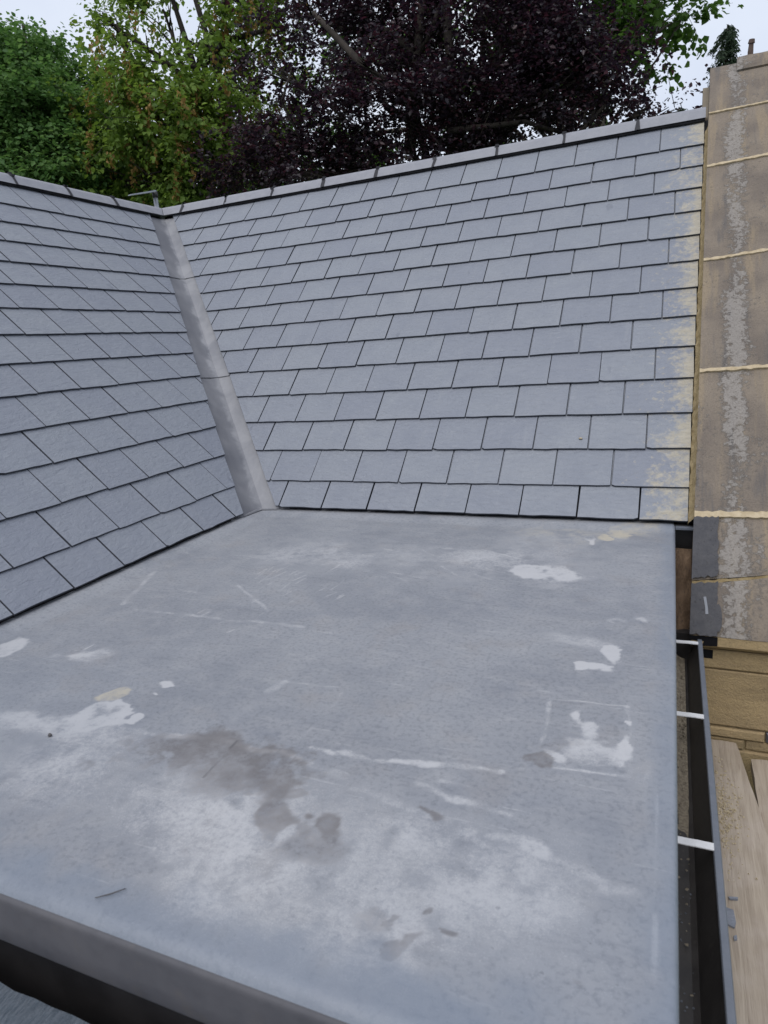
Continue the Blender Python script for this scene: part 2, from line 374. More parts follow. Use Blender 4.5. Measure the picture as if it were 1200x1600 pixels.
# ================================================================== FLAT ROOF
MARKS = [
    ('B', 'white', 1.5487, -0.6377, 13.946, 1.757, 0.248, -13.697, 1.0, 0.3, 0.25),
    ('B', 'white', 1.6542, -0.6358, 17.392, 1.067, -4.739, -19.39, 0.75, 0.5, 0.5),
    ('B', 'white', 1.8653, -1.2075, 27.118, -5.154, -12.137, -18.882, 0.9, 0.45, 0.3),
    ('B', 'white', 1.7886, -1.1618, 8.247, -0.406, -6.722, -24.223, 0.5, 0.6, 0.7),
    ('B', 'white', 1.8262, -1.29, 23.526, -2.651, -14.354, -44.9, 0.8, 0.6, 0.4),
    ('B', 'white', 1.7836, -1.2947, 61.278, -0.105, -15.192, -40.627, 1, 0.6, 0.3),
    ('B', 'white', 1.8577, -0.9888, 41.028, 2.906, -5.808, -44.257, 0.7, 0.7, 0.6),
    ('B', 'white', 1.9176, -0.9833, 48.944, 2.053, -8.787, -44.528, 0.7, 0.7, 0.6),
    ('B', 'white', 1.8084, -1.537, 57.457, -0.622, 10.313, -17.317, 0.75, 0.5, 0.35),
    ('B', 'white', 1.8317, -1.5761, 29.645, -4.009, -14.699, -22.187, 0.7, 0.5, 0.4),
    ('B', 'white', 1.8552, -1.64, 15.888, -0.068, 3.592, -22.142, 0.62, 0.55, 0.45),
    ('B', 'white', 1.9036, -1.6207, 66.567, -2.401, -6.564, -21.64, 0.95, 0.6, 0.35),
    ('B', 'white', 1.9002, -1.5356, 130.085, 8.889, 29.386, -98.866, 1, 0.6, 0.3),
    ('B', 'white', 1.7893, -1.6934, 54.385, 0.73, -23.024, -58.12, 0.9, 0.5, 0.4),
    ('S', 'white', 1.7506, -1.4735, 1.9084, -1.4591, 0.005, 0.55, 0.6),
    ('S', 'white', 1.7506, -1.4735, 1.7618, -1.7212, 0.006, 0.6, 0.6),
    ('S', 'white', 1.7895, -1.7252, 1.9257, -1.709, 0.004, 1.0, 0.4),
    ('S', 'white', 1.9084, -1.4591, 1.93, -1.7057, 0.006, 0.3, 0.7),
    ('B', 'white', 0.7501, -1.8374, 14.377, 4.725, 7.899, -16.148, 1.0, 0.5, 0.22),
    ('B', 'white', 0.8241, -1.8415, 42.09, 20.335, 27.322, -27.283, 1.0, 0.7, 0.2),
    ('B', 'white', 0.7006, -1.8723, 17.257, 11.345, 8.555, -46.373, 0.8, 0.7, 0.5),
    ('B', 'white', 0.8044, -1.6698, 26.581, 13.485, 0.381, -55.351, 1.0, 0.7, 0.3),
    ('B', 'white', 0.8101, -1.7052, 58.022, 23.689, -9.937, -116.887, 0.9, 0.7, 0.3),
    ('B', 'tan', 0.6999, -1.7497, 20.692, 10.149, 18.86, -29.347, 0.75, 0.4, 0.3),
    ('B', 'white', 0.4089, -1.5995, 7.215, 4.896, 13.158, -31.093, 0.7, 0.6, 0.6),
    ('B', 'white', 0.4019, -1.5451, 43.737, 35.664, 136.313, 19.996, 0.7, 0.6, 0.6),
    ('B', 'white', 0.1444, -1.6126, 13.107, 9.471, 11.807, -7.877, 0.75, 0.3, 0.3),
    ('B', 'white', 0.6217, -1.91, 6.909, 3.628, 4.839, -28.725, 0.75, 0.6, 0.5),
    ('B', 'white', 0.7898, -1.9144, 7.549, 3.653, 1.987, -35.304, 0.4, 0.6, 0.7),
    ('S', 'white', 0.5047, -1.9214, 0.6531, -1.9007, 0.012, 0.7, 0.9),
    ('S', 'white', 0.7835, -1.8896, 0.8865, -1.8668, 0.012, 0.7, 0.9),
    ('S', 'white', 0.8752, -1.8648, 0.9775, -1.8656, 0.012, 0.7, 0.9),
    ('S', 'white', 0.9775, -1.8656, 1.0744, -1.844, 0.012, 0.7, 0.9),
    ('S', 'white', 1.0744, -1.844, 1.2602, -1.8406, 0.012, 0.7, 0.9),
    ('S', 'white', 1.2602, -1.8406, 1.415, -1.8672, 0.012, 0.7, 0.9),
    ('S', 'white', 1.3101, -1.8065, 1.4292, -1.7978, 0.009, 0.95, 0.8),
    ('S', 'white', 1.4301, -1.7998, 1.4824, -1.7926, 0.009, 0.95, 0.8),
    ('S', 'white', 1.4791, -1.7914, 1.5941, -1.7818, 0.009, 0.95, 0.8),
    ('S', 'white', 1.5941, -1.7818, 1.7029, -1.7667, 0.009, 0.95, 0.8),
    ('B', 'white', 1.5947, -1.9867, 5.348, -1.545, -0.081, -9.546, 0.62, 0.5, 0.8),
    ('B', 'white', 1.7394, -2.0326, 6.203, -1.634, 0.071, -8.571, 0.62, 0.45, 0.8),
    ('B', 'white', 1.53, -2.0539, 4.136, 0.261, 0.853, -5.723, 0.55, 0.5, 0.9),
    ('B', 'white', 1.3871, -2.1015, 5.166, 0.335, 1.336, -7.523, 0.6, 0.6, 0.9),
    ('B', 'white', 1.5471, -2.1795, 5.172, -1.528, 1.458, -13.194, 0.5, 0.6, 0.9),
    ('B', 'white', 1.255, -2.0822, 6.392, 1.096, 1.153, -10.376, 0.5, 0.7, 0.9),
    ('B', 'white', 1.6472, -1.9373, 9.039, -2.413, -2.506, -24.484, 0.6, 0.6, 0.6),
    ('B', 'white', 1.8027, -1.9484, 20.729, -2.579, -14.244, -27.823, 0.65, 0.6, 0.5),
    ('B', 'white', 1.6361, -2.1488, 6.224, -0.498, 1.571, -12.066, 0.35, 0.6, 0.9),
    ('B', 'white', 1.8355, -2.08, 12.958, -1.093, 2.875, -14.404, 0.3, 0.6, 0.9),
    ('B', 'white', 1.1397, -1.9909, 5.704, 0.139, 1.065, -12.431, 0.35, 0.8, 0.9),
    ('B', 'white', 0.9116, -2.0632, 4.866, 0.931, 1.127, -10.072, 0.28, 0.8, 0.9),
    ('B', 'white', 1.3124, -1.9843, 10.992, -1.742, -2.631, -27.906, 0.5, 0.9, 0.7),
    ('S', 'white', 1.451, -1.8962, 1.554, -1.9122, 0.014, 0.5, 0.9),
    ('S', 'white', 1.554, -1.9122, 1.6357, -1.9377, 0.014, 0.5, 0.9),
    ('S', 'white', 1.6357, -1.9377, 1.7202, -1.9577, 0.014, 0.5, 0.9),
    ('S', 'white', 1.7136, -1.9318, 1.7942, -1.9241, 0.014, 0.5, 0.9),
    ('S', 'white', 1.7942, -1.9241, 1.8368, -1.9587, 0.014, 0.5, 0.9),
    ('S', 'white', 1.8368, -1.9587, 1.9102, -1.9879, 0.014, 0.5, 0.9),
    ('S', 'white', 1.5654, -1.8402, 1.6262, -1.8708, 0.008, 0.7, 0.8),
    ('S', 'white', 1.6262, -1.8708, 1.745, -1.8752, 0.008, 0.7, 0.8),
    ('S', 'white', 1.6003, -1.8292, 1.6516, -1.8325, 0.008, 0.7, 0.8),
    ('S', 'white', 1.9113, -2.0002, 1.9598, -1.9898, 0.01, 0.4, 0.8),
    ('S', 'white', 1.9785, -1.7436, 1.9815, -1.9824, 0.004, 0.5, 0.5),
    ('S', 'white', 1.9823, -2.0179, 1.9808, -2.1224, 0.005, 0.7, 0.4),
    ('B', 'white', 1.8875, -2.141, 31.753, -17.425, 2.206, -42.602, 0.25, 0.8, 0.8),
    ('B', 'white', 1.9586, -1.6927, 28.88, -5.146, -3.674, -23.084, 0.35, 0.8, 0.8),
    ('B', 'brown', 1.0261, -1.9125, 8.569, 0.836, 4.891, -14.006, 0.75, 0.5, 0.6),
    ('B', 'brown', 1.2055, -1.8894, 11.465, 2.687, 1.372, -13.763, 0.75, 0.5, 0.55),
    ('B', 'brown', 1.1579, -1.9542, 11.993, 0.809, 4.058, -21.771, 0.5, 0.6, 0.7),
    ('B', 'dark', 1.1729, -1.7862, 13.952, 0.606, 2.48, -29.992, 0.4, 0.5, 0.7),
    ('B', 'brown', 1.1472, -1.8515, 10.677, 1.226, 3.4, -35.289, 0.45, 0.5, 0.7),
    ('B', 'brown', 1.4334, -2.0003, 38.292, 10.923, -1.893, -32.714, 0.75, 0.5, 0.4),
    ('B', 'brown', 1.3674, -2.0286, 28.407, 5.543, -2.135, -39.732, 0.6, 0.6, 0.5),
    ('B', 'brown', 1.452, -2.0649, 20.673, -1.196, 0.456, -24.853, 0.5, 0.6, 0.7),
    ('B', 'brown', 1.6012, -1.913, 45.803, 3.053, 0.053, -58.103, 0.8, 0.4, 0.4),
    ('B', 'brown', 1.342, -1.9406, 51.019, 10.276, 1.265, -67.975, 0.5, 0.5, 0.5),
    ('B', 'brown', 1.6767, -2.1183, 52.842, 5.2, 12.999, -60.53, 0.75, 0.5, 0.3),
    ('B', 'brown', 1.6997, -2.1517, 44.7, -2.576, 3.572, -68.48, 0.8, 0.5, 0.3),
    ('B', 'brown', 1.665, -2.1725, 57.586, -8.419, 34.375, -59.482, 0.6, 0.6, 0.4),
    ('B', 'brown', 1.5935, -2.1635, 31.688, -10.395, 8.785, -66.159, 0.4, 0.7, 0.5),
    ('B', 'brown', 1.6352, -2.1467, 110.404, -22.252, 92.104, -118.102, 0.55, 0.6, 0.4),
    ('B', 'brown', 1.8871, -2.175, 97.494, -16.96, 0.17, -129.118, 0.5, 0.5, 0.5),
    ('B', 'brown', 1.7662, -1.7113, 67.112, 11.787, 16.042, -51.823, 0.8, 0.4, 0.4),
    ('B', 'dark', 1.9154, -1.0109, 148.593, 6.475, 18.635, -74.722, 0.9, 0.3, 0.3),
    ('B', 'brown', 1.8048, -1.637, 34.596, -1.401, 7.268, -23.917, 0.35, 0.4, 0.5),
    ('B', 'brown', 1.4914, -1.9712, 4.276, -0.922, -1.68, -13.185, 0.22, 0.6, 0.9),
    ('B', 'dark', 1.4713, -2.1913, 128.345, 77.816, 50.688, -147.395, 0.5, 0.5, 0.4),
    ('B', 'dark', 1.606, -2.0736, 230.074, 92.001, 77.728, -230.298, 0.5, 0.5, 0.4),
    ('B', 'dark', 1.6988, -2.1011, 252.323, 79.624, 88.292, -257.554, 0.5, 0.5, 0.4),
    ('B', 'dark', 1.3841, -2.0561, 194.017, 118.616, 64.116, -194.639, 0.5, 0.5, 0.4),
    ('B', 'dark', 1.4065, -2.0614, 263.511, 156.123, 87.664, -265.23, 0.5, 0.5, 0.4),
    ('B', 'dark', 1.3412, -2.1928, 162.639, 122.829, 64.363, -189.239, 0.5, 0.5, 0.4),
    ('B', 'dark', 1.5483, -2.0931, 223.272, 104.229, 77.329, -229.115, 0.5, 0.5, 0.4),
    ('B', 'dark', 0.83, -1.8971, 104.095, 104.119, 28.484, -94.68, 0.5, 0.5, 0.4),
    ('B', 'dark', 1.7572, -2.0835, 347.684, 87.233, 118.94, -346.737, 0.5, 0.5, 0.4),
    ('B', 'dark', 1.8887, -1.9125, 335.402, 33.693, 93.397, -281.759, 0.5, 0.5, 0.4),
    ('B', 'dark', 1.2849, -2.2039, 44.329, 8.771, 20.445, -95.081, 0.35, 0.6, 0.6),
    ('B', 'dark', 1.1315, -2.1227, 62.274, 2.057, 94.76, -96.99, 0.35, 0.8, 0.7),
    ('B', 'dark', 0.9075, -1.9655, 10.57, 1.918, 3.936, -21.799, 0.25, 0.7, 0.9),
    ('S', 'dark', 1.133, -1.8312, 1.1414, -1.9573, 0.006, 0.85, 0.3),
    ('B', 'dark', 1.3716, -1.0639, 2.686, -0.024, -0.227, -7.915, 0.3, 0.6, 0.8),
    ('B', 'dark', 1.6718, -1.3935, 4.081, -0.581, -0.95, -7.148, 0.3, 0.5, 0.9),
    ('B', 'dark', 0.8333, -1.1943, 4.497, 1.343, -0.57, -6.941, 0.3, 0.5, 0.8),
    ('B', 'dark', 1.6251, -1.5857, 7.457, -0.088, -0.997, -9.233, 0.25, 0.5, 0.9),
    ('B', 'dark', 1.4389, -0.8576, 6.237, 0.311, -2.723, -9.684, 0.35, 0.6, 0.8),
    ('B', 'dark', 1.7371, -1.8389, 6.937, -1.875, -1.326, -20.588, 0.3, 0.4, 0.8),
    ('B', 'dark', 1.9465, -1.9006, 20.904, 0.54, 1.318, -6.276, 0.3, 0.4, 0.9),
    ('B', 'dark', 1.5446, -2.2145, 11.269, 0.664, 4.542, -46.074, 0.25, 0.5, 0.8),
    ('S', 'white', 0.1008, -0.9313, 0.2385, -1.2404, 0.012, 0.55, 0.5),
    ('S', 'white', 0.3305, -1.2769, 0.9764, -1.2595, 0.01, 0.5, 0.8),
    ('S', 'white', 0.5494, -0.9931, 0.7976, -1.1761, 0.008, 0.45, 0.6),
    ('S', 'white', 1.092, -1.572, 1.0748, -1.8286, 0.016, 0.4, 0.6),
    ('S', 'white', 1.0902, -1.5691, 1.2399, -1.5637, 0.006, 0.35, 0.8),
    ('S', 'white', 1.2616, -1.5894, 1.2673, -1.7578, 0.006, 0.3, 0.8),
    ('S', 'white', 0.5997, -0.8343, 0.611, -0.7895, 0.004, 0.5, 0.5),
    ('S', 'white', 0.6107, -0.9521, 0.6035, -0.8496, 0.004, 0.5, 0.5),
    ('S', 'white', 0.8018, -0.8405, 0.8146, -0.7853, 0.004, 0.5, 0.5),
    ('S', 'white', 0.5786, -0.84, 0.5713, -0.7777, 0.004, 0.5, 0.5),
    ('S', 'white', 0.9239, -1.0277, 0.9428, -0.973, 0.004, 0.5, 0.5),
    ('S', 'white', 0.7352, -1.0083, 0.7316, -0.922, 0.004, 0.5, 0.5),
    ('S', 'white', 0.8134, -0.7831, 0.8172, -0.7018, 0.004, 0.5, 0.5),
    ('S', 'white', 0.7075, -0.8426, 0.7226, -0.7981, 0.004, 0.5, 0.5),
    ('S', 'white', 0.9639, -1.0381, 0.9777, -0.9902, 0.004, 0.5, 0.5),
    ('S', 'white', 0.9099, -0.9496, 0.9126, -0.8519, 0.004, 0.5, 0.5),
    ('S', 'white', 0.7563, -0.925, 0.7647, -0.8626, 0.004, 0.5, 0.5),
    ('S', 'white', 0.6206, -0.9123, 0.6405, -0.8574, 0.004, 0.5, 0.5),
    ('S', 'white', 0.6525, -1.0266, 0.6547, -0.9808, 0.004, 0.5, 0.5),
    ('S', 'white', 0.7302, -0.9034, 0.7492, -0.8323, 0.004, 0.5, 0.5),
    ('S', 'white', 0.6818, -0.8582, 0.6934, -0.7977, 0.004, 0.5, 0.5),
    ('S', 'white', 0.7721, -1.0422, 0.776, -0.9949, 0.004, 0.5, 0.5),
    ('S', 'white', 0.8242, -0.7867, 0.8324, -0.7556, 0.004, 0.5, 0.5),
    ('S', 'white', 0.8734, -0.9731, 0.8821, -0.9355, 0.004, 0.5, 0.5),
    ('S', 'white', 0.6593, -0.9633, 0.6587, -0.9251, 0.004, 0.5, 0.5),
    ('S', 'white', 0.9661, -1.0666, 0.9677, -0.9828, 0.004, 0.5, 0.5),
    ('S', 'white', 0.5691, -0.9169, 0.5609, -0.8091, 0.004, 0.5, 0.5),
    ('S', 'white', 0.8233, -1.0963, 0.8236, -1.0256, 0.004, 0.5, 0.5),
    ('S', 'white', 0.6393, -0.8626, 0.652, -0.8174, 0.004, 0.5, 0.5),
    ('S', 'white', 0.8181, -1.1036, 0.8322, -1.0745, 0.004, 0.5, 0.5),
    ('S', 'white', 0.5499, -0.8724, 0.5571, -0.7984, 0.004, 0.5, 0.5),
    ('S', 'white', 0.6169, -0.8282, 0.6247, -0.7372, 0.004, 0.5, 0.5),
    ('S', 'white', 0.917, -0.4815, 0.9895, -0.5055, 0.004, 0.4, 0.6),
    ('S', 'white', 1.1715, -0.469, 1.246, -0.527, 0.004, 0.4, 0.6),
    ('S', 'white', 1.0632, -0.7799, 1.1428, -0.8259, 0.004, 0.4, 0.6),
    ('S', 'white', 1.2468, -0.5489, 1.4032, -0.5836, 0.004, 0.4, 0.6),
    ('S', 'white', 0.9854, -0.6003, 1.0613, -0.6466, 0.004, 0.4, 0.6),
    ('S', 'white', 1.0501, -0.7487, 1.194, -0.7799, 0.004, 0.4, 0.6),
    ('S', 'white', 0.8545, -0.5682, 0.9476, -0.5907, 0.004, 0.4, 0.6),
    ('S', 'white', 1.0397, -0.7446, 1.1067, -0.7497, 0.004, 0.4, 0.6),
    ('S', 'white', 1.3341, -0.5851, 1.4822, -0.6105, 0.004, 0.4, 0.6),
    ('S', 'white', 1.3292, -0.6154, 1.4654, -0.6745, 0.004, 0.4, 0.6),
    ('S', 'white', 1.0716, -0.466, 1.1804, -0.5618, 0.004, 0.4, 0.6),
    ('S', 'white', 1.351, -0.6968, 1.4419, -0.7514, 0.004, 0.4, 0.6),
    ('S', 'white', 1.2813, -0.6213, 1.4176, -0.6602, 0.004, 0.4, 0.6),
    ('S', 'white', 1.218, -0.6484, 1.3181, -0.732, 0.004, 0.4, 0.6),
    ('S', 'white', 1.3033, -0.4162, 1.4721, -0.508, 0.004, 0.4, 0.6),
    ('S', 'white', 1.155, -0.432, 1.3044, -0.4364, 0.004, 0.4, 0.6),
    ('S', 'white', 1.5107, -1.1705, 1.5792, -1.2003, 0.003, 0.3, 0.6),
    ('S', 'white', 1.3089, -1.2133, 1.4497, -1.2676, 0.003, 0.3, 0.6),
    ('S', 'white', 1.4743, -1.2463, 1.5603, -1.2805, 0.003, 0.3, 0.6),
    ('S', 'white', 1.2943, -1.2919, 1.3619, -1.3158, 0.003, 0.3, 0.6),
    ('S', 'white', 1.4483, -1.03, 1.6181, -1.1117, 0.003, 0.3, 0.6),
    ('S', 'white', 1.4797, -1.2325, 1.6038, -1.2827, 0.003, 0.3, 0.6),
    ('S', 'white', 1.4555, -1.0541, 1.6064, -1.1254, 0.003, 0.3, 0.6),
    ('S', 'white', 1.3717, -1.264, 1.5282, -1.3228, 0.003, 0.3, 0.6),
    ('S', 'white', 1.3766, -1.1665, 1.4465, -1.1955, 0.003, 0.3, 0.6),
    ('S', 'white', 1.2711, -1.2118, 1.4048, -1.2627, 0.003, 0.3, 0.6),
    ('S', 'white', 0.786, -1.2193, 0.7916, -1.1938, 0.004, 0.5, 0.5),
    ('S', 'white', 0.6946, -1.299, 0.7008, -1.2664, 0.004, 0.5, 0.5),
    ('S', 'white', 0.6228, -1.3414, 0.6291, -1.3031, 0.004, 0.5, 0.5),
    ('S', 'white', 0.5709, -1.2472, 0.5753, -1.2157, 0.004, 0.5, 0.5),
    ('S', 'white', 0.7003, -1.1252, 0.7057, -1.095, 0.004, 0.5, 0.5),
    ('S', 'white', 0.7666, -1.3487, 0.7716, -1.3266, 0.004, 0.5, 0.5),
    ('S', 'white', 0.5978, -1.2698, 0.6041, -1.2277, 0.004, 0.5, 0.5),
    ('S', 'white', 0.6565, -1.1844, 0.6639, -1.1404, 0.004, 0.5, 0.5),
    ('B', 'white', 0.9982, -0.5536, 1.921, 0.221, 0.012, -5.198, 0.42, 0.7, 0.8),
    ('B', 'white', 1.5456, -0.3851, 2.73, 0.259, 0.022, -3.113, 0.35, 0.7, 0.9),
    ('B', 'white', 0.765, -1.9976, 4.317, 2.9, 1.409, -7.403, 0.4, 0.7, 0.9),
    ('B', 'white', 0.6801, -0.7121, 4.264, 1.466, -0.49, -7.702, 0.2, 0.8, 0.8),
    ('B', 'tan', 1.7951, -0.1054, 18.334, 1.299, -6.972, -14.006, 0.7, 0.8, 0.5),
    ('B', 'tan', 1.902, -0.0215, 8.101, -0.409, 0.012, -8.543, 0.5, 0.8, 0.6),
    ('B', 'tan', 1.753, -0.1946, 51.237, 4.492, -37.129, -26.071, 0.9, 0.6, 0.4),
    ('B', 'white', 1.7142, -0.271, 39.97, -0.359, -27.796, -23.191, 0.9, 0.8, 0.4),
    ('B', 'tan', 1.6524, -0.282, 3.389, 0.056, -0.243, -4.507, 0.3, 0.8, 0.9),
    ('B', 'tan', 1.9017, -0.6032, 8.122, -0.169, -0.961, -3.099, 0.18, 0.7, 0.9),
    ('B', 'tan', 1.501, -0.1246, 4.709, 0.158, 0.888, -12.81, 0.3, 0.8, 0.7),
    ('B', 'tan', 1.9934, -1.0475, 126.885, -0.639, 4.492, -3.424, 0.3, 0.5, 0.6),
]

flat = empty('flat_roof', (1.0, -1.15, 0.0), 'grey flat roof membrane with pale and brown water stains', 'roof')
def build_deck():
    st = 0.0042
    xs = list(np.arange(-0.02, DECK_W - .014, st)); rr = .014
    xs_d = [(x, 0.0) for x in xs] + [(DECK_W - rr + rr*math.sin(a), rr - rr*math.cos(a)) for a in np.linspace(0, math.pi/2, 6)] + [(DECK_W, .05), (DECK_W, .10)]
    rf = .030
    ys = [(DECK_F, .030)] if 0 else []
    ys_d = [(DECK_F + rf - rf*math.sin(a), rf - rf*math.cos(a)) for a in np.linspace(R(58), 0, 6)] + [(y, 0.0) for y in np.arange(DECK_F + rf + st, .03, st)]
    X = np.array([a for a, _ in xs_d]); DX = np.array([b for _, b in xs_d]); Y = np.array([a for a, _ in ys_d]); DY = np.array([b for _, b in ys_d])
    XX, YY = np.meshgrid(X, Y); DD = DX[None, :] + DY[:, None]
    Z = -DD
    flatm = (DD < 1e-6)
    und = .0022*fbm(XX, YY, 1.6, 5, 3) + .0008*fbm(XX, YY, 7, 9, 3)
    Z = Z + und*np.exp(-DD*60)
    # upstands under the first slates
    Z = Z + .017*sstep(-.10, -.004, YY) * 1.0
    lift = .017*sstep(.10, .004, XX); Z = np.maximum(Z, np.where(flatm, lift + und, Z))
    # raised laps: edge trims along the right and the front, and two laminate seams
    Z += .0010*sstep(DECK_W-.064, DECK_W-.054, XX) + .0007*sstep(DECK_F+.130, DECK_F+.112, YY)
    q4 = [(1.7506, -1.4735), (1.9097, -1.4588), (1.9312, -1.7073), (1.763, -1.7209)]      # a square repair laid on top
    ins = np.full_like(XX, 9.0)
    for k in range(4):
        (ax_, ay_), (bx_, by_) = q4[k], q4[(k+1) % 4]; l_ = math.hypot(bx_-ax_, by_-ay_)
        ins = np.minimum(ins, ((XX-ax_)*(by_-ay_) - (YY-ay_)*(bx_-ax_))/l_)
    Z += .0015*sstep(-.002, .005, ins)
    ny_, nx_ = XX.shape
    V = np.stack([XX, YY, Z], -1).reshape(-1, 3)
    idx = np.arange(ny_*nx_).reshape(ny_, nx_)
    F = np.stack([idx[:-1, :-1], idx[:-1, 1:], idx[1:, 1:], idx[1:, :-1]], -1).reshape(-1, 4)
    b = np.array(base_of(flat))
    me = bpy.data.meshes.new('membrane')
    me.vertices.add(len(V)); me.vertices.foreach_set('co', (V - b).astype(np.float32).ravel())
    me.loops.add(F.size); me.loops.foreach_set('vertex_index', F.ravel().astype(np.int32))
    me.polygons.add(len(F)); me.polygons.foreach_set('loop_start', np.arange(0, F.size, 4, dtype=np.int32)); me.polygons.foreach_set('loop_total', np.full(len(F), 4, np.int32))
    me.update(calc_edges=True); me.validate()
    me.polygons.foreach_set('use_smooth', np.ones(len(F), bool))
    me.materials.append(M_deck)
    # ---- marks
    wx = XX + .034*fbm(XX, YY, 11, 31, 6); wy = YY + .034*fbm(XX, YY, 11, 57, 6)
    n0 = fbm(XX, YY, 6, 63, 4); n1 = fbm(XX, YY, 16, 71, 6); n2 = fbm(XX, YY, 34, 83, 4)
    L = {k: np.zeros_like(XX) for k in ('white', 'tan', 'dark', 'brown')}; crack = np.zeros_like(XX)
    for mk in MARKS:
        if mk[0] == 'B':
            _, lay, cx, cy, a_, b_, c_, d_, amp, rough, soft = mk
            if lay in ('brown', 'dark'): rough = max(rough, .75) if amp > .3 else rough
            X_ = XX + (wx-XX)*rough*1.6; Y_ = YY + (wy-YY)*rough*1.6
            du = a_*(X_-cx) + b_*(Y_-cy); dv = c_*(X_-cx) + d_*(Y_-cy)
            d = np.sqrt(du*du+dv*dv) + n0*rough*1.1 + n1*rough*1.25 + n2*rough*.75
            m = sstep(1+soft*.6, 1-soft, d)
            if lay in ('white', 'tan'):                          # a film: thin and broken inside, with a brighter dried rim
                rim_ = np.exp(-((d-.86)/.16)**2)
                base_ = .92 if soft < .35 else .78
                m = m*np.clip(base_ + .9*n1 + .5*n2 + .25*rim_*(soft < .5), .1, 1.1)
            m = amp*np.clip(m, 0, 1)
            if lay == 'brown':                                   # dried tide rim
                m = np.clip(m*(.80 + .5*n2 + .40*sstep(.55, .95, d)), 0, 1)
        else:
            _, lay, x1, y1, x2, y2, w, amp, rough = mk
            X_ = XX + (wx-XX)*rough*.6; Y_ = YY + (wy-YY)*rough*.6
            dx, dy = x2-x1, y2-y1; L2 = dx*dx+dy*dy
            tt = np.clip(((X_-x1)*dx+(Y_-y1)*dy)/L2, 0, 1)
            d = np.hypot(X_-x1-tt*dx, Y_-y1-tt*dy)
            m = .85*amp*sstep(w*1.5, w*.1, d + w*rough*.9*n2) * (.35 + .65*sstep(-.35, .35, n1))
            if lay == 'dark': crack = np.maximum(crack, m*1.35); continue
        L[lay] = np.maximum(L[lay], m) if amp > .45 else 1-(1-L[lay])*(1-m)
    blue = np.clip(.62*sstep(DECK_F+.125, DECK_F+.045, YY + .05*n1) + .55*sstep(DECK_W-.07, DECK_W-.01, XX + .03*n1) + .30*sstep(1.2, .4, XX+.2*n1)*sstep(-1.3, -2.0, YY) + .25*sstep(-1.5, -2.2, YY)*sstep(1.3, 1.9, XX), 0, 1)
    drip = crack + .0
    def store(nm, r_, g_, b_):
        at = me.attributes.new(nm, 'FLOAT_COLOR', 'POINT')
        q = np.stack([r_, g_, b_, np.ones_like(r_)], -1).astype(np.float32).reshape(-1)
        at.data.foreach_set('color', q)
    store('marks_a', L['white'], L['tan'], L['dark']); store('marks_b', L['brown'], blue, drip)
    o = bpy.data.objects.new('membrane', me); COL.objects.link(o); o.parent = flat
build_deck()
# dark trim down the front edge (continues the rounded nose) and down the right edge
fm = MB(); rf = .030; a0 = R(58)
prof = [(DECK_F + rf - rf*math.sin(a), -(rf - rf*math.cos(a))) for a in np.linspace(a0 - R(9), math.pi/2, 5)] + [(DECK_F-.0005, -.075), (DECK_F-.001, -.108), (DECK_F+.003, -.116), (DECK_F+.02, -.117), (DECK_F+.04, -.06)]
xsf = np.linspace(-0.6, DECK_W, 60)
vv = []; ff = []
for i, x in enumerate(xsf):
    for (y, z) in prof: vv.append((x, y + .0004*math.sin(x*5) + (.0012 if z > -.017 else 0), z - (.0016 if z > -.017 else 0)))
n = len(prof)
for i in range(len(xsf)-1):
    for k in range(n-1): ff.append((i*n+k, i*n+n+k, i*n+n+k+1, i*n+k+1))
mesh('front_fascia', vv, ff, M_fascia, flat, True)


# ================================================================== SLATES
def clip_poly(poly, a, b, c):
    """keep a*u+b*v<=c"""
    out = []
    for i in range(len(poly)):
        p, q = poly[i], poly[(i+1) % len(poly)]
        dp, dq = a*p[0]+b*p[1]-c, a*q[0]+b*q[1]-c
        if dp <= 0: out.append(p)
        if dp*dq < 0:
            t_ = dp/(dp-dq); out.append((p[0]+t_*(q[0]-p[0]), p[1]+t_*(q[1]-p[1])))
    return out
T = 0.0072; OPEN = .0046
def slate_mesh(poly, tail_tilt=0.0):
    """poly in (u,v), tail near v=0; top with a dressed bevel, lying head-down on the courses below"""
    n = len(poly)
    def hb(v): return 2*T*(1 - v/(2*G)) - 2.5*T + OPEN*max(0, 1 - v/(1.2*G))
    cx = sum(p[0] for p in poly)/n; cy = sum(p[1] for p in poly)/n
    ins = []
    for (u, v) in poly:
        k = .0018
        du = cx-u; dv = cy-v; l = math.hypot(du, dv) or 1
        ins.append((u + k*du/l*1.0, v + k*dv/l*1.2))
    vs_ = [(u, v, hb(v)) for u, v in poly] + [(u, v, hb(v)+T*.62) for u, v in poly] + [(u, v, hb(v)+T+tail_tilt*u) for u, v in ins]
    f = [tuple(range(n))[::-1], tuple(range(2*n, 3*n))]
    for i in range(n):
        j = (i+1) % n
        f.append((i, j, n+j, n+i)); f.append((n+i, n+j, 2*n+j, 2*n+i))
    me = bpy.data.meshes.new('slate'); me.from_pydata(vs_, [], f); me.update()
    me.polygons.foreach_set('material_index', [0, 0] + [1, 1]*n); return me
def tail_edge(w, amp=.0020):
    us = [0.0] + sorted(w*(i/5+random.uniform(-.05, .05)) for i in range(1, 5)) + [w]
    o = [(u, random.uniform(-amp, amp)) for u in us]
    if random.random() < .22:                                    # a chipped corner
        if random.random() < .5: o[0] = (0.0, random.uniform(.004, .010)); o[1] = (random.uniform(.01, .025), o[1][1])
        else: o[-1] = (w, random.uniform(.004, .010)); o[-2] = (w-random.uniform(.01, .025), o[-2][1])
    return o
L_SL = 2*G + .03
GAP = .0046
def full_poly(w, L=L_SL):
    e = tail_edge(w); wob = [random.uniform(-.0007, .0007) for _ in range(2)]
    return e + [(w+wob[0], L*.5), (w, L), (0, L), (wob[1], L*.5)]
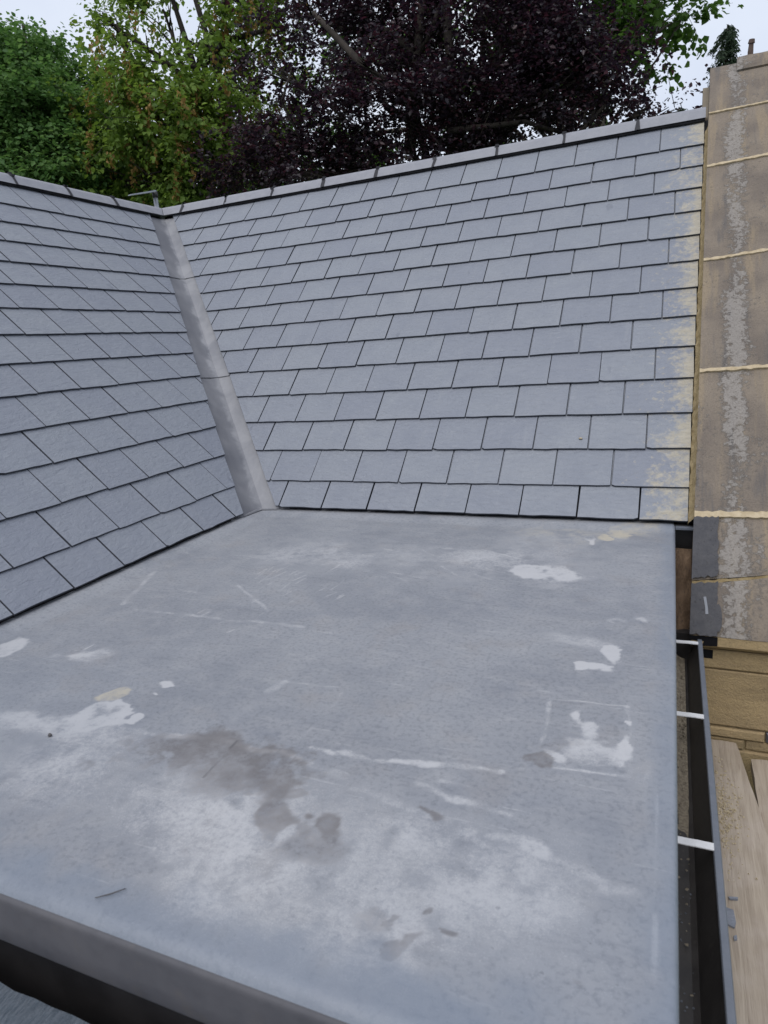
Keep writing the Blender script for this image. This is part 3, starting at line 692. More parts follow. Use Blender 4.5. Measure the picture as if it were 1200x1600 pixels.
VAR = [full_poly(SW-GAP) for _ in range(14)]
VARM = [slate_mesh(p) for p in VAR]
def place_slate(parent, origin, basis, me, mat, rot=0.0, lift=0.0):
    if not me.materials: me.materials.append(mat); me.materials.append(M_slate_edge)
    o = bpy.data.objects.new('slate', me); COL.objects.link(o); o.parent = parent
    rz = Matrix.Rotation(rot, 3, 'Z') @ Matrix.Rotation(lift, 3, 'X')
    mw = (basis @ rz).to_4x4(); mw.translation = origin - base_of(parent)
    o.matrix_local = mw
    return o
rows = [0.0] + [S13 + G*i for i in range(13)]
def slope_underlay(name, parent, quad):
    v = [Vector(p) for p in quad]; dn = Vector((0, 0, -.03))
    return mesh(name, v + [p+dn for p in v], [(0,1,2,3), (7,6,5,4), (0,4,5,1), (1,5,6,2), (2,6,7,3), (3,7,4,0)], M_underlay, parent)

back = empty('slate_slope', (0.2, 0.0, 0.0), 'blue grey slate slope facing the flat roof, right of the lead valley', 'slate roof')
left = empty('slate_slope', (0.0, -0.6, 0.0), 'blue grey slate slope on the left of the lead valley', 'slate roof')
hU = -.040
slope_underlay('underlay', back, [on_back(-.0, .0, hU), on_back(2.14, .0, hU), on_back(2.14, 2.91, hU), on_back(-2.91*cP, 2.91, hU)])
slope_underlay('underlay', left, [on_left(-2.28, .0, hU), on_left(.0, .0, hU), on_left(2.91*cP, 2.91, hU), on_left(-2.28, 2.91, hU)])
cut_R, cut_L = .098, -.162
for i, s in enumerate(rows):
    L_i = min(L_SL, 2.885 - s)
    # ---------- the slope facing us
    o_ = (0.0 if i % 2 == 1 else .125) - .0046 + .048*s
    xv = 2.062 + .0195*s
    x0 = -s*cP - (L_i*cP) + cut_R
    j = math.floor((x0 - o_)/SW)
    joints = []
    while True:
        x = o_ + SW*j; j += 1
        if x > xv - .10: break
        joints.append(x)
    joints.append(xv)
    joints = [joints[0]] + [x + random.uniform(-.0035, .0035) for x in joints[1:-1]] + [joints[-1]]
    for a, b in zip(joints[:-1], joints[1:]):
        w = b - a - GAP
        cut = a < -s*cP + cut_R + .001
        last = b == xv
        if not cut and not last and L_i == L_SL and abs(w - (SW-GAP)) < .008:
            me = random.choice(VARM); org = a + (w - (SW-GAP))/2
            if org + SW > 1.72: me = None
        else: me = None
        if me is None:
            poly = full_poly(w, L_i)
            if cut: poly = clip_poly(poly, -1, -cP, s*cP - cut_R + a)
            if cut and (len(poly) < 3 or max(p[0] for p in poly) < .012): continue
            if cut:
                area = abs(sum(poly[k][0]*poly[(k+1) % len(poly)][1]-poly[(k+1) % len(poly)][0]*poly[k][1] for k in range(len(poly))))/2
                if area < .0006 or min(p[1] for p in poly) > G*1.02: continue
            me = slate_mesh(poly); org = a
        v_mat = M_slate_verge if b > 1.72 else M_slate
        place_slate(back, on_back(org, s + random.uniform(-.0018, .0018), .0), M_back, me, v_mat, random.gauss(0, .0035), random.gauss(0, .0016))
    # ---------- the slope on the left
    o_ = (.142 if i % 2 == 1 else .267) - .032*(s - S13)
    y_end = min(.32 - .145*(13-i), .40) - .75
    y_end = -1.55 - .02*i if i < 3 else y_end
    y_top = s*cP + L_i*cP + cut_L
    j = math.ceil((y_top - o_)/SW)
    joints = []
    while True:
        y = o_ + SW*j; j -= 1
        joints.append(y + random.uniform(-.0035, .0035))
        if y < y_end: break
    joints = joints[::-1]
    for a, b in zip(joints[:-1], joints[1:]):
        w = b - a - GAP
        cut = b > s*cP + cut_L - .001
        if not cut and L_i == L_SL and abs(w - (SW-GAP)) < .008:
            me = random.choice(VARM); org = a + (w - (SW-GAP))/2
        else:
            poly = full_poly(w, L_i)
            if cut:
                poly = clip_poly(poly, 1, -cP, s*cP + cut_L - a)
                if len(poly) < 3: continue
                area = abs(sum(poly[k][0]*poly[(k+1) % len(poly)][1]-poly[(k+1) % len(poly)][0]*poly[k][1] for k in range(len(poly))))/2
                if area < .0006 or min(p[1] for p in poly) > G*1.02: continue
            me = slate_mesh(poly); org = a
        place_slate(left, on_left(org, s + random.uniform(-.0018, .0018), .0), M_left, me, M_slate, random.gauss(0, .0035), random.gauss(0, .0016))
# plain far slopes behind the two ridges
zr = Z_RIDGE - .03
mesh('rear_slope', [(-2.06, Y_RIDGE, zr), (2.10, Y_RIDGE, zr), (2.10, 2*Y_RIDGE, Z0), (-2*Y_RIDGE, 2*Y_RIDGE, Z0)], [(0,1,2,3)], M_slate, back)
mesh('rear_slope', [(-Y_RIDGE, Y_RIDGE-.03, zr), (-2*Y_RIDGE, 2*Y_RIDGE, Z0), (-2*Y_RIDGE, -2.28, Z0), (-Y_RIDGE, -2.28, zr)], [(0,1,2,3)], M_slate, left)

# ---------- ridge tiles
def ridge_profile(grow=0.0):
    """angle ridge tile: rounded top, short steep wings"""
    r = .056 + grow; cz = -.027; ph = R(56)
    pts = [Vector((-.078 - grow, -.046))]
    for k in range(13):
        a = math.pi/2 + ph - 2*ph*k/12
        pts.append(Vector((r*math.cos(a), cz + r*math.sin(a))))
    pts.append(Vector((.078 + grow, -.046)))
    return pts
def ridge_tile(parent, along, a, b, mitre=False):
    po = ridge_profile(); th = .015
    pin = [Vector((p.x*.82, -.047 + (p.y + .046)*.80)) for p in po]
    prof = po + pin[::-1]; n = len(prof)
    vs_ = []
    jit = random.uniform(-.003, .003); jz = random.uniform(-.002, .002)
    for end in (a, b):
        for p in prof:
            ac = p.x + jit
            if along == 'x':
                yy = Y_RIDGE + ac; xx = end if not (mitre and end == a) else -yy + .002
                vs_.append((xx, yy, Z_RIDGE + p.y + jz))
            else:
                xx = -Y_RIDGE - ac; yy = end if not (mitre and end == b) else -xx - .002
                vs_.append((xx, yy, Z_RIDGE + p.y + jz))
    f = [(i, (i+1) % n, n+(i+1) % n, n+i) for i in range(n)] + [tuple(range(n))[::-1], tuple(range(n, 2*n))]
    return mesh('ridge_tile', vs_, f, M_ridge, parent)
def clip_band(tile, along, c):
    """dark ragged union strip in the joint with its lug"""
    pr = ridge_profile(.004); vs_ = []; n = len(pr); f = []
    for s_ in (-1, 1):
        for k, p in enumerate(pr):
            w = .010 + random.uniform(-.006, .008)
            cc = c + s_*w + .006*math.sin(k*1.7)
            if k in (0, n-1): w = .004
            vs_.append((cc, Y_RIDGE + p.x, Z_RIDGE + p.y) if along == 'x' else (-Y_RIDGE - p.x, cc, Z_RIDGE + p.y))
    f = [(k, k+1, n+k+1, n+k) for k in range(n-1)]
    m_ = MB(); m_.add(vs_, f)
    for _ in range(2):
        k = random.choice((2, 3, 4, 5, 6)); p = pr[k]; q = (c + random.uniform(-.006, .006), Y_RIDGE+p.x, Z_RIDGE+p.y) if along == 'x' else (-Y_RIDGE-p.x, c + random.uniform(-.006, .006), Z_RIDGE+p.y)
        m_.box(q[0]-.010, q[0]+.010, q[1]-.010, q[1]+.010, q[2]-.006, q[2]+.006)
    return m_.build('joint_clip', M_clip, tile)
rx = [-1.855, -1.411, -.968, -.511, -.067, .380, .826, 1.275, 1.728]
t0 = ridge_tile(back, 'x', -2.03, rx[0]-.004, True); clip_band(t0, 'x', rx[0])
for a, b in zip(rx, rx[1:] + [2.118]):
    t_ = ridge_tile(back, 'x', a+.004, b-.004)
    if b < 2.1: clip_band(t_, 'x', b)
ry = [1.520, 1.070, .623, .175, -.272, -.719, -1.166]
t0 = ridge_tile(left, 'y', ry[0]+.004, 2.03, True); clip_band(t0, 'y', ry[0])
for a, b in zip(ry, ry[1:]):
    t_ = ridge_tile(left, 'y', b+.004, a-.004); clip_band(t_, 'y', b)
# black roll under the wings
def roll(parent, fn, a, b):
    m_ = MB(); n = int((b-a)/.12); vs_ = []; f = []
    for i in range(n+1):
        u = a + (b-a)*i/n
        for s_, h_ in ((2.828 + .003*math.sin(i*2.1), .0065), (2.832, .013), (2.88, .013)): vs_.append(fn(u, s_, h_))
    for i in range(n):
        for k in range(2): f.append((i*3+k, i*3+3+k, i*3+4+k, i*3+k+1))
    m_.add(vs_, f); return m_.build('ridge_roll', M_roll, parent, True)

M_roll = simple('black_ridge_roll', (.010, .010, .012), (.016, .016, .018), .95, 20, .1, .002, .05)
roll(back, on_back, -1.86, 2.11); roll(left, on_left, -1.2, 1.86)

# ================================================================== LEAD VALLEY
val = empty('lead_valley', (0, 0, 0), 'grey lead valley gutter running down between the two slate slopes', 'roof valley')
def lead_piece(s0, s1, h, lip):
    vs_ = []; f = []; NS = max(4, int((s1-s0)/.06)); ts = np.linspace(-1, 1, 15)
    for i in range(NS+1):
        s = s0 + (s1-s0)*i/NS
        for t_ in ts:
            wl, wr = .235, .170
            sag = 0
            dy = .0
            ss = s + (lip*(1-abs(t_))**1.5*-1 if i == 0 else 0)
            w_ = .0022*float(fbm(np.array([s*3.0+t_]), np.array([t_*2.2]), 3.0, 21, 3)[0])
            hh = h + w_ + .003*math.exp(-((t_-.12)/.2)**2)*math.sin(s*7)
            if t_ < 0: p = on_left(ss*cP + wl*t_, ss, hh)
            else: p = on_back(-ss*cP + wr*t_, ss, hh)
            p = p + Vector((.5, -.5, .35)).normalized()*(.003 if abs(t_) < .01 else 0)
            vs_.append(p)
    n = len(ts)
    for i in range(NS):
        for k in range(n-1): f.append((i*n+k, i*n+k+1, i*n+n+k+1, i*n+n+k))
    # thickness at the lower edge
    b0 = len(vs_)
    for k in range(n): vs_.append(vs_[k] + Vector((.0, .0, -.003)))
    for k in range(n-1): f.append((k, b0+k, b0+k+1, k+1))
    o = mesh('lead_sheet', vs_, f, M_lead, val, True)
    se = o.data.attributes.new('sharp_edge', 'BOOLEAN', 'EDGE'); mid = n//2
    for e in o.data.edges:
        a, b = e.vertices
        if a < b0 and b < b0 and a % n == mid and b % n == mid: se.data[e.index].value = True
        elif (a >= b0) != (b >= b0) or (a < n and b < n): se.data[e.index].value = True
    return o
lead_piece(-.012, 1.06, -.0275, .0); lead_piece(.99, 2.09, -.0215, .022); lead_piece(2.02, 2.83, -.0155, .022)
# lead apron dressed onto the deck at the foot
ap = []; fa = []
for i in range(5):
    for k in range(9):
        t_ = -1 + 2*k/8; d_ = i/4
        p0 = (on_left(.16*t_, -.005, -.008) if t_ < 0 else on_back(.098*t_, -.005, -.008))
        q0 = p0 + Vector((.5, -.5, 0))*(.045*d_*(1-.5*abs(t_)))
        q0.z = p0.z*(1-d_)**1.5 + .021*(1-(1-d_)**1.5) - .002*d_
        ap.append(q0)
for i in range(4):
    for k in range(8): fa.append((i*9+k, i*9+k+1, i*9+10+k, i*9+9+k))
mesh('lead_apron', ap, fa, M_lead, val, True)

# ================================================================== STONE GABLE
gab = empty('stone_gable', (2.3, -.36, -.7), 'weathered sandstone gable coping with yellow mortar joints beside the slates', 'stone gable')
def xl(s): return 2.079 + .0175*s
def xr(s): return xl(s) + .405
def slab(name, sl0, sr0, sl1, sr1, h0, h1, mat, inset=.0, dx0=0, dx1=0, nsub=6):
    """stone on the slope between two joint lines (left and right values of s), with worn arrises"""
    vs_ = []; f = []; us = np.linspace(0, 1, nsub); ws = np.linspace(0, 1, 5)
    grid = []
    for a in us:
        row_ = []
        for b in ws:
            lo = sl0 + (sr0-sl0)*b; hi = sl1 + (sr1-sl1)*b
            s = lo + (hi-lo)*a
            x = xl(s)+dx0 + (xr(s)-dx1-xl(s)-dx0)*b
            edge = min(a, 1-a)*abs(hi-lo) < .001 or b in (0, 1)
            hh = h1 - (.006 if edge else 0) + random.uniform(-.0018, .0018)
            row_.append(len(vs_)); vs_.append(on_back(x, s + (random.uniform(-.003, .003) if edge else 0), hh))
        grid.append(row_)
    nb = len(vs_)
    m = nsub; k = 5
    for i in range(m-1):
        for j in range(k-1): f.append((grid[i][j], grid[i][j+1], grid[i+1][j+1], grid[i+1][j]))
    per = [grid[0][j] for j in range(k)] + [grid[i][k-1] for i in range(1, m)] + [grid[m-1][j] for j in range(k-2, -1, -1)] + [grid[i][0] for i in range(m-2, 0, -1)]
    nrm = Vector((0, -sP, cP))
    low = []
    for q in per: low.append(len(vs_)); vs_.append(vs_[q] - nrm*(h1-h0))
    for i in range(len(per)):
        j = (i+1) % len(per); f.append((per[i], low[i], low[j], per[j]))
    f.append(tuple(low))
    return mesh(name, vs_, f, mat, gab)
J = [(-.512, -.512), (-.300, -.225), (.0, .012), (.763, .773), (1.505, 1.545), (2.285, 2.318), (2.805, 2.822), (3.313, 3.313)]
gp = .008
for k in range(7):
    (a0_, b0_), (a1_, b1_) = J[k], J[k+1]
    lo = gp if k > 0 else 0; hi = gp if k < 6 else 0
    slab('coping_stone', a0_+lo, b0_+lo, a1_-hi, b1_-hi, -.05, .060 + random.uniform(-.002, .003), M_coping)
slab('coping_step', 3.20, 3.20, 3.345, 3.345, .062, .080, M_coping, dx0=.148)
# mortar in the joints, a little proud and ragged; the cracked lowest joint is left open and dark
for k in range(1, 7):
    sl, sr = J[k]; N = 26; vs_ = []; f = []
    hb_ = .062 if k != 1 else .048
    for i in range(N+1):
        b = i/N; s = sl + (sr-sl)*b; x = xl(s) + (xr(s)-xl(s))*b
        w = (.010 if k > 2 else .016 if k == 2 else .0085) + random.uniform(-.004, .005)
        w2 = (.010 if k > 2 else .016 if k == 2 else .0085) + random.uniform(-.004, .005)
        if k == 6: w *= .6; w2 *= .6
        h_ = hb_ + random.uniform(0, .002)
        vs_ += [on_back(x, s-w, .03), on_back(x, s-w*.8, h_), on_back(x, s+w2*.8, h_+.001), on_back(x, s+w2, .03)]
    for i in range(N):
        for q in range(3): f.append((i*4+q, i*4+4+q, i*4+5+q, i*4+q+1))
    mesh('mortar_joint', vs_, f, M_mortar if k > 1 else M_fillet, gab)
# mortar fillet between the slates and the coping
vs_ = []; f = []; N = 150
for i in range(N+1):
    s = -.012 + 2.72*i/N; x1 = xl(s) + .002; x0 = 2.060 + .0195*s - .003 + random.uniform(-.0035, .0025) - .006*max(0, .25-s)
    up = .030 + random.uniform(-.006, .008)
    vs_ += [on_back(x0, s, -.01), on_back(x0+.002, s, .010 + random.uniform(0, .004)), on_back((x0+x1)/2, s, up*.8), on_back(x1, s, .052 + random.uniform(-.006, .004))]
for i in range(N):
    for q in range(3): f.append((i*4+q, i*4+q+1, i*4+5+q, i*4+4+q))
mesh('mortar_fillet', vs_, f, M_fillet, gab)
# bitumen brushed over the left of the two lowest stones
def bit(s0l, s0r, s1l, s1r, wid):
    vs_ = []; f = []; NS, NW = 16, 8
    for i in range(NS+1):
        for k in range(NW+1):
            b = k/NW; s = s0l + (s0r-s0l)*b + ((s1l + (s1r-s1l)*b) - (s0l + (s0r-s0l)*b))*i/NS
            wd = wid + random.uniform(-.004, .004) if k == NW else wid
            x = xl(s) - .002 + wd*b
            hh = .0658 + random.uniform(-.0006, .0008)
            if i in (0, NS): s += random.uniform(-.006, .006)
            vs_.append(on_back(x, s, hh))
    n = NW+1
    for i in range(NS):
        for k in range(NW): f.append((i*n+k, i*n+k+1, i*n+n+k+1, i*n+n+k))
    return mesh('bitumen_patch', vs_, f, M_bitumen, gab)
bit(-.286, -.268, -.014, -.012, .088); bit(-.512, -.512, -.312, -.292, .090)
mesh('bitumen_patch', [on_back(2.158+.012*math.cos(a)+.004, -.44+.055*math.sin(a), .0660) for a in np.linspace(0, 2*math.pi, 14)[:-1]], [tuple(range(13))], M_bitumen, gab)
mesh('chalk_mark', [on_back(2.1125, -.362, .0682), on_back(2.1215, -.360, .0682), on_back(2.1275, -.405, .0682), on_back(2.1290, -.430, .0682), on_back(2.1195, -.431, .0682), on_back(2.1185, -.405, .0682)], [(0,5,2,1), (5,4,3,2)], M_rim, gab)
# kneeler end face, its moulded underside and the ashlar under it
ye = -.512*cP - .060*sP; ze = Z0 - .512*sP + .060*cP
def extr(name, prof, x0, x1, mat):
    n = len(prof); vs_ = [(x0, y, z) for y, z in prof] + [(x1, y, z) for y, z in prof]
    return mesh(name, vs_, [tuple(range(n)), tuple(range(n, 2*n))[::-1]] + [(i, n+i, n+(i+1) % n, (i+1) % n) for i in range(n)], mat, gab)
extr('kneeler_stone', [(ye+.004, ze-.004), (ye+.002, ze-.038), (ye+.045, ze-.066), (ye+.30, ze-.066), (ye+.30, ze+.03), (ye+.10, ze+.03)], 2.074, 2.474, M_ashlar)
mesh('bitumen_patch', [(2.068, ye, ze-.002), (2.160, ye, ze-.002), (2.160, ye-.001, ze-.036), (2.118, ye+.001, ze-.040), (2.068, ye+.006, ze-.046)], [(0,1,2,3,4)], M_roll, gab)
yw = -.372
def block(x0, x1, z0, z1, y0=yw, mat=M_ashlar, name='wall_stone'):
    m_ = MB(); e = .005; y1 = y0 + .26
    vs_ = [(x0,y1,z0),(x1,y1,z0),(x1,y1,z1),(x0,y1,z1),(x0,y0+e,z0),(x1,y0+e,z0),(x1,y0+e,z1),(x0,y0+e,z1),(x0+e,y0,z0+e),(x1-e,y0,z0+e),(x1-e,y0,z1-e),(x0+e,y0,z1-e)]
    vs_ = [(a+random.uniform(-.001, .001), b+random.uniform(-.0015, .0015), c+random.uniform(-.002, .002)) for a, b, c in vs_]
    m_.add(vs_, [(0,1,2,3)[::-1],(0,1,5,4)[::1],(1,2,6,5),(2,3,7,6),(3,0,4,7),(4,5,9,8),(5,6,10,9),(6,7,11,10),(7,4,8,11),(8,9,10,11)])
    return m_.build(name, mat, gab)
block(2.085, 2.47, -.424, -.350); block(2.085, 2.47, -.655, -.430)
block(2.085, 2.335, -.700, -.662, yw-.004); block(2.340, 2.47, -.700, -.662, yw-.002, M_fascia); block(2.085, 2.27, -.745, -.705, yw, M_ashlar); block(2.275, 2.47, -.745, -.705, yw+.006)
for r_ in range(12):
    z1 = -.75 - r_*.25; 
    block(2.085, 2.47, z1-.245, z1)
extr('bitumen_splash', [(yw-.0015, -.352), (yw-.0015, -.385), (yw+.01, -.385), (yw+.01, -.352)], 2.084, 2.150, M_roll)
mb_ = MB(); mb_.box(2.10, 2.46, yw+.012, yw+.24, -3.8, -.36); mb_.build('wall_core', M_fillet, gab)
vs_ = [on_back(2.10, -.30, -.052), on_back(2.46, -.30, -.052), on_back(2.46, 3.3, -.052), on_back(2.10, 3.3, -.052)]
mesh('wall_core', vs_ + [(p.x, p.y, GROUND_Z) for p in vs_], [(0,1,2,3), (0,4,5,1), (1,5,6,2), (2,6,7,3), (3,7,4,0)], M_render, gab)
sb = MB(); sb.box(1.935, 2.098, -.362, .10, -.46, -.30); sb.box(1.935, 2.098, -.004, .10, -.30, .015); sb.build('slot_black_fill', M_black, gab)  # black boxes added to close the gap and give the slot its darkness
sb = MB(); sb.box(2.0125, 2.078, -.034, -.003, .004, .012); sb.build('corner_flashing', M_rim, gab)
# dark slot between the deck and the coping with a rotten timber in it
rt = empty('rotten_board', (2.04, -.2, -.2), 'rotten brown timber in the dark slot between flat roof and coping', 'board')
vs_ = []; f = []
for i in range(13):
    s = -.12 - .36*i/12
    for k in range(4):
        x = 2.010 + .064*k/3; vs_.append(on_back(x, s, -.012 + random.uniform(-.006, .006)))
for i in range(13):
    for k in range(4): vs_.append(vs_[i*4+k] + Vector((0, .02, -.03)))
o52 = 52
for i in range(12):
    for k in range(3):
        f.append((i*4+k, i*4+k+1, i*4+5+k, i*4+4+k)[::-1]); f.append((o52+i*4+k, o52+i*4+k+1, o52+i*4+5+k, o52+i*4+4+k))
for i in range(12):
    f.append((i*4, i*4+4, o52+i*4+4, o52+i*4)); f.append((i*4+3, o52+i*4+3, o52+i*4+7, i*4+7))
for k in range(3): f.append((48+k, 49+k, o52+49+k, o52+48+k)); f.append((k, o52+k, o52+k+1, k+1))
mesh('timber', vs_, f, M_rotten, rt)

# ================================================================== RIGHT GUTTER
gut = empty('gutter', (2.05, -1.2, -.40), 'black box gutter with grey rim and white straps along right roof edge', 'gutter')
def gprof(y): return [(1.935, y, -.28), (1.938, y, -.40), (2.052, y, -.402), (2.064, y, -.396), (2.094, y, -.312), (2.0955, y, -.301), (2.100, y, -.3005), (2.072, y, -.404), (2.058, y, -.409), (1.934, y, -.408), (1.931, y, -.28)]
MB().prism(gprof, -2.55, yw-.004).build('channel', M_gut, gut)
def rprof(y): return [(2.0945, y, -.306), (2.0945, y, -.2985), (2.0965, y, -.296), (2.1085, y, -.2965), (2.1105, y, -.300), (2.1095, y, -.312), (2.1050, y, -.312), (2.1045, y, -.304), (2.099, y, -.303), (2.098, y, -.308)]
rim = MB()
ysr = np.linspace(-2.55, yw-.002, 12)
for a, b in zip(ysr[:-1], ysr[1:]): rim.prism(rprof, a, b)
rim.build('rim', M_rim, gut)
for y in (-.435, -.935, -1.475, -2.02):
    m_ = MB(); n = 14; vs_ = []; f = []
    for i in range(n+1):
        t_ = i/n; x = 1.93 + (2.0965-1.93)*t_; z = -.292 - .006*math.sin(t_*math.pi) - .004*max(0, t_-.8)*5
        yy = y - .012*t_ + .012*max(0, t_-.75)
        vs_ += [(x, yy-.011, z), (x, yy+.011, z), (x, yy+.011, z-.0025), (x, yy-.011, z-.0025)]
    for i in range(n):
        for q in range(4): f.append((i*4+q, i*4+4+q, i*4+4+(q+1) % 4, i*4+(q+1) % 4))
    m_.add(vs_, f); m_.build('strap', M_strap, gut)
# silt lying in the channel
def pebbles(n, place, r0, r1):
    m_ = MB()
    for _ in range(n):
        x, y, z = place(); r_ = random.uniform(r0, r1); a = random.uniform(0, 6.28)
        vs_ = []
        for k in range(4):
            aa = a + k*1.57 + random.uniform(-.3, .3); vs_.append((x + r_*math.cos(aa), y + r_*math.sin(aa), z - .001))
        vs_ += [(x + random.uniform(-.2, .2)*r_, y + random.uniform(-.2, .2)*r_, z + r_*random.uniform(.5, .9))]
        m_.add(vs_, [(0,1,4),(1,2,4),(2,3,4),(3,0,4)])
    return m_
sv = []; sf = []; NSY = 60
for i in range(NSY+1):
    y = yw - .01 - 1.05*i/NSY
    for k in range(9):
        x = 1.942 + .114*k/8; t_ = i/NSY
        sv.append((x, y, -.4015 + (.026*(1-t_)**.9*(.6+.6*random.random()) + .004*math.sin(k*1.3+i*.4)*(1-t_) - .004*t_)*(1 if k < 7 else .5)))
for i in range(NSY):
    for k in range(8): sf.append((i*9+k, i*9+9+k, i*9+10+k, i*9+k+1))
so = mesh('silt', sv, sf, M_grit, gut); so['kind'] = 'stuff'
po = pebbles(420, lambda: (random.uniform(1.96, 2.054), yw - .02 - abs(random.gauss(0, .55)), -.392 + random.uniform(0, .006)), .0015, .005).build('grit', M_grit, gut); po['kind'] = 'stuff'
po = pebbles(130, lambda: (random.uniform(2.0, 2.056), random.uniform(-2.4, -1.5), -.400), .001, .0028).build('debris_specks', M_rim, gut); po['kind'] = 'stuff'

# ================================================================== SCAFFOLD BOARDS
zb = -.700
def board(label, corners, zb):
    b = empty('scaffold_board', (sum(c[0] for c in corners)/4, sum(c[1] for c in corners)/4, zb-.04), label, 'scaffold board', 'scaffold boards below the gutter')
    N = 40; K = 6; vs_ = []; f = []
    (x0,y0),(x1,y1),(x2,y2),(x3,y3) = corners     # far-left, far-right, near-right, near-left
    for i in range(N+1):
        t_ = i/N
        for k in range(K+1):
            u = k/K
            xa = x0 + (x3-x0)*t_; xb = x1 + (x2-x1)*t_; ya = y0 + (y3-y0)*t_; yb = y1 + (y2-y1)*t_
            e = random.uniform(-.0015, .0015) if k in (0, K) else 0
            vs_.append((xa + (xb-xa)*u + e, ya + (yb-ya)*u + (random.uniform(-.002, .002) if i in (0, N) else 0), zb - (.003 if k in (0, K) else 0) + random.uniform(-.0006, .0006)))
    n = K+1
    for i in range(N):
        for k in range(K): f.append((i*n+k, i*n+n+k, i*n+n+k+1, i*n+k+1))
    per = [k for k in range(n)] + [i*n+K for i in range(1, N+1)] + [N*n+k for k in range(K-1, -1, -1)] + [i*n for i in range(N-1, 0, -1)]
    b0 = len(vs_)
    for q in per: vs_.append((vs_[q][0], vs_[q][1], zb-.038))
    for i in range(len(per)):
        j = (i+1) % len(per); f.append((per[i], per[j], b0+j, b0+i))
    f.append(tuple(range(b0, b0+len(per)))[::-1])
    mesh('timber', vs_, f, M_wood, b)
    return b
board('weathered scaffold board lying closest to the black gutter', [(2.018, -.405), (2.243, -.398), (2.478, -2.75), (2.253, -2.75)], zb)
board('weathered scaffold board lower down, half under the board beside the gutter', [(2.291, -.42), (2.516, -.412), (2.49, -2.75), (2.265, -2.75)], zb-.042)
cm = pebbles(500, lambda: (2.16 + abs(random.gauss(0, .028)), random.gauss(-.80, .11), zb + random.uniform(0, .004)), .001, .0042).build('mortar_crumbs', M_crumb)
tag(cm, 'sandy mortar crumbs scattered on the board beside the gutter', 'crumbs', None, 'stuff')
cm = pebbles(160, lambda: (2.33 + abs(random.gauss(0, .03)), random.gauss(-.95, .09), zb - .042 + random.uniform(0, .004)), .001, .0075).build('mortar_crumbs', M_crumb)
tag(cm, 'sandy mortar crumbs on the outer board at the frame edge', 'crumbs', None, 'stuff')
def chip(label, pts, z):
    n = len(pts); vs_ = [(x, y, z) for x, y in pts] + [(x, y, z+.006) for x, y in pts]
    o = MB().add(vs_, [tuple(range(n))[::-1], tuple(range(n, 2*n))] + [(i, (i+1) % n, n+(i+1) % n, n+i) for i in range(n)]).build('slate_chip', M_slate)
    tag(o, label, 'slate chip')
chip('largest dark slate chip on the board beside the gutter', [(2.140,-1.2112),(2.1742,-1.2176),(2.1773,-1.2566),(2.1731,-1.2745),(2.140,-1.2644)], zb+.001)
chip('tiny square slate chip just nearer than the largest chip on the board', [(2.168,-1.3042),(2.1757,-1.2976),(2.1763,-1.3092),(2.1688,-1.3138)], zb+.001)
chip('thin slate sliver just beyond the largest chip on the board', [(2.165,-1.1745),(2.1884,-1.1688),(2.1879,-1.1757),(2.1677,-1.1804)], zb+.001)

M_twig = simple('dry_twig', (.085, .08, .082), (.12, .115, .115), .9, 60, .4, .002, .1)
tw = MB(); tw.tube([(1.1705, -2.266, 0.003), (1.1894, -2.2528, 0.004), (1.2046, -2.2345, 0.003)], [0.0007, .0012, .0008], 6)
tag(tw.build('twig', M_twig, None, True), 'thin dark twig lying near the front left of the flat roof', 'twig')
def stone_bit(loc, r, label, mat):
    vs_ = []; f = []
    for k in range(6): vs_.append((loc[0] + r*math.cos(k*1.047)*random.uniform(.8, 1.2), loc[1] + r*.7*math.sin(k*1.047)*random.uniform(.8, 1.2), loc[2] - r*.3))
    for k in range(6): vs_.append((loc[0] + r*.6*math.cos(k*1.047), loc[1] + r*.45*math.sin(k*1.047), loc[2] + r*.45))
    f = [(k, (k+1) % 6, 6+(k+1) % 6, 6+k) for k in range(6)] + [tuple(range(6, 12)), tuple(range(6))[::-1]]
    tag(mesh('pebble', vs_, f, mat, None, True), label, 'pebble')
stone_bit((0.6989, -1.9429, 0.004), .006, 'small dark pebble on the pale stain at the left of the flat roof', M_twig)
stone_bit((1.5981, 0.3018, 0.3295), .009, 'small buff stone fragment resting on a slate near the gable', M_crumb)

# ================================================================== BELOW THE FRONT EDGE
lo_ = MB(); vs_ = []; f = []
N = 60; K = 14
for i in range(N+1):
    for k in range(K+1):
        x = -.6 + 2.5*i/N; y = -2.331 - .5*k/K
        vs_.append((x, y + (random.uniform(-.003, .003) if k == 0 else 0), -.166 - .02*k/K + random.uniform(-.002, .002)))
for i in range(N):
    for k in range(K): f.append((i*(K+1)+k, i*(K+1)+k+1, i*(K+1)+K+2+k, i*(K+1)+K+1+k))
b0 = len(vs_)
for i in range(N+1): vs_.append((vs_[i*(K+1)][0], vs_[i*(K+1)][1], -.23))
for i in range(N): f.append((i*(K+1), (i+1)*(K+1), b0+i+1, b0+i))
lr = empty('felt_roof', (.6, -2.6, -.2), 'blue grey mineral felt of the lower roof under the dark fascia', 'felt roof')
mesh('felt', vs_, f, M_felt, lr)
mesh('back_gutter', [(-.6, -2.345, -.19), (1.9, -2.345, -.19), (1.9, -2.345, -.30), (-.6, -2.345, -.30), (1.9, -2.28, -.30), (-.6, -2.28, -.30), (1.9, -2.27, -.12), (-.6, -2.27, -.12)],
     [(0,1,2,3), (3,2,4,5), (5,4,6,7)], M_black, lr)

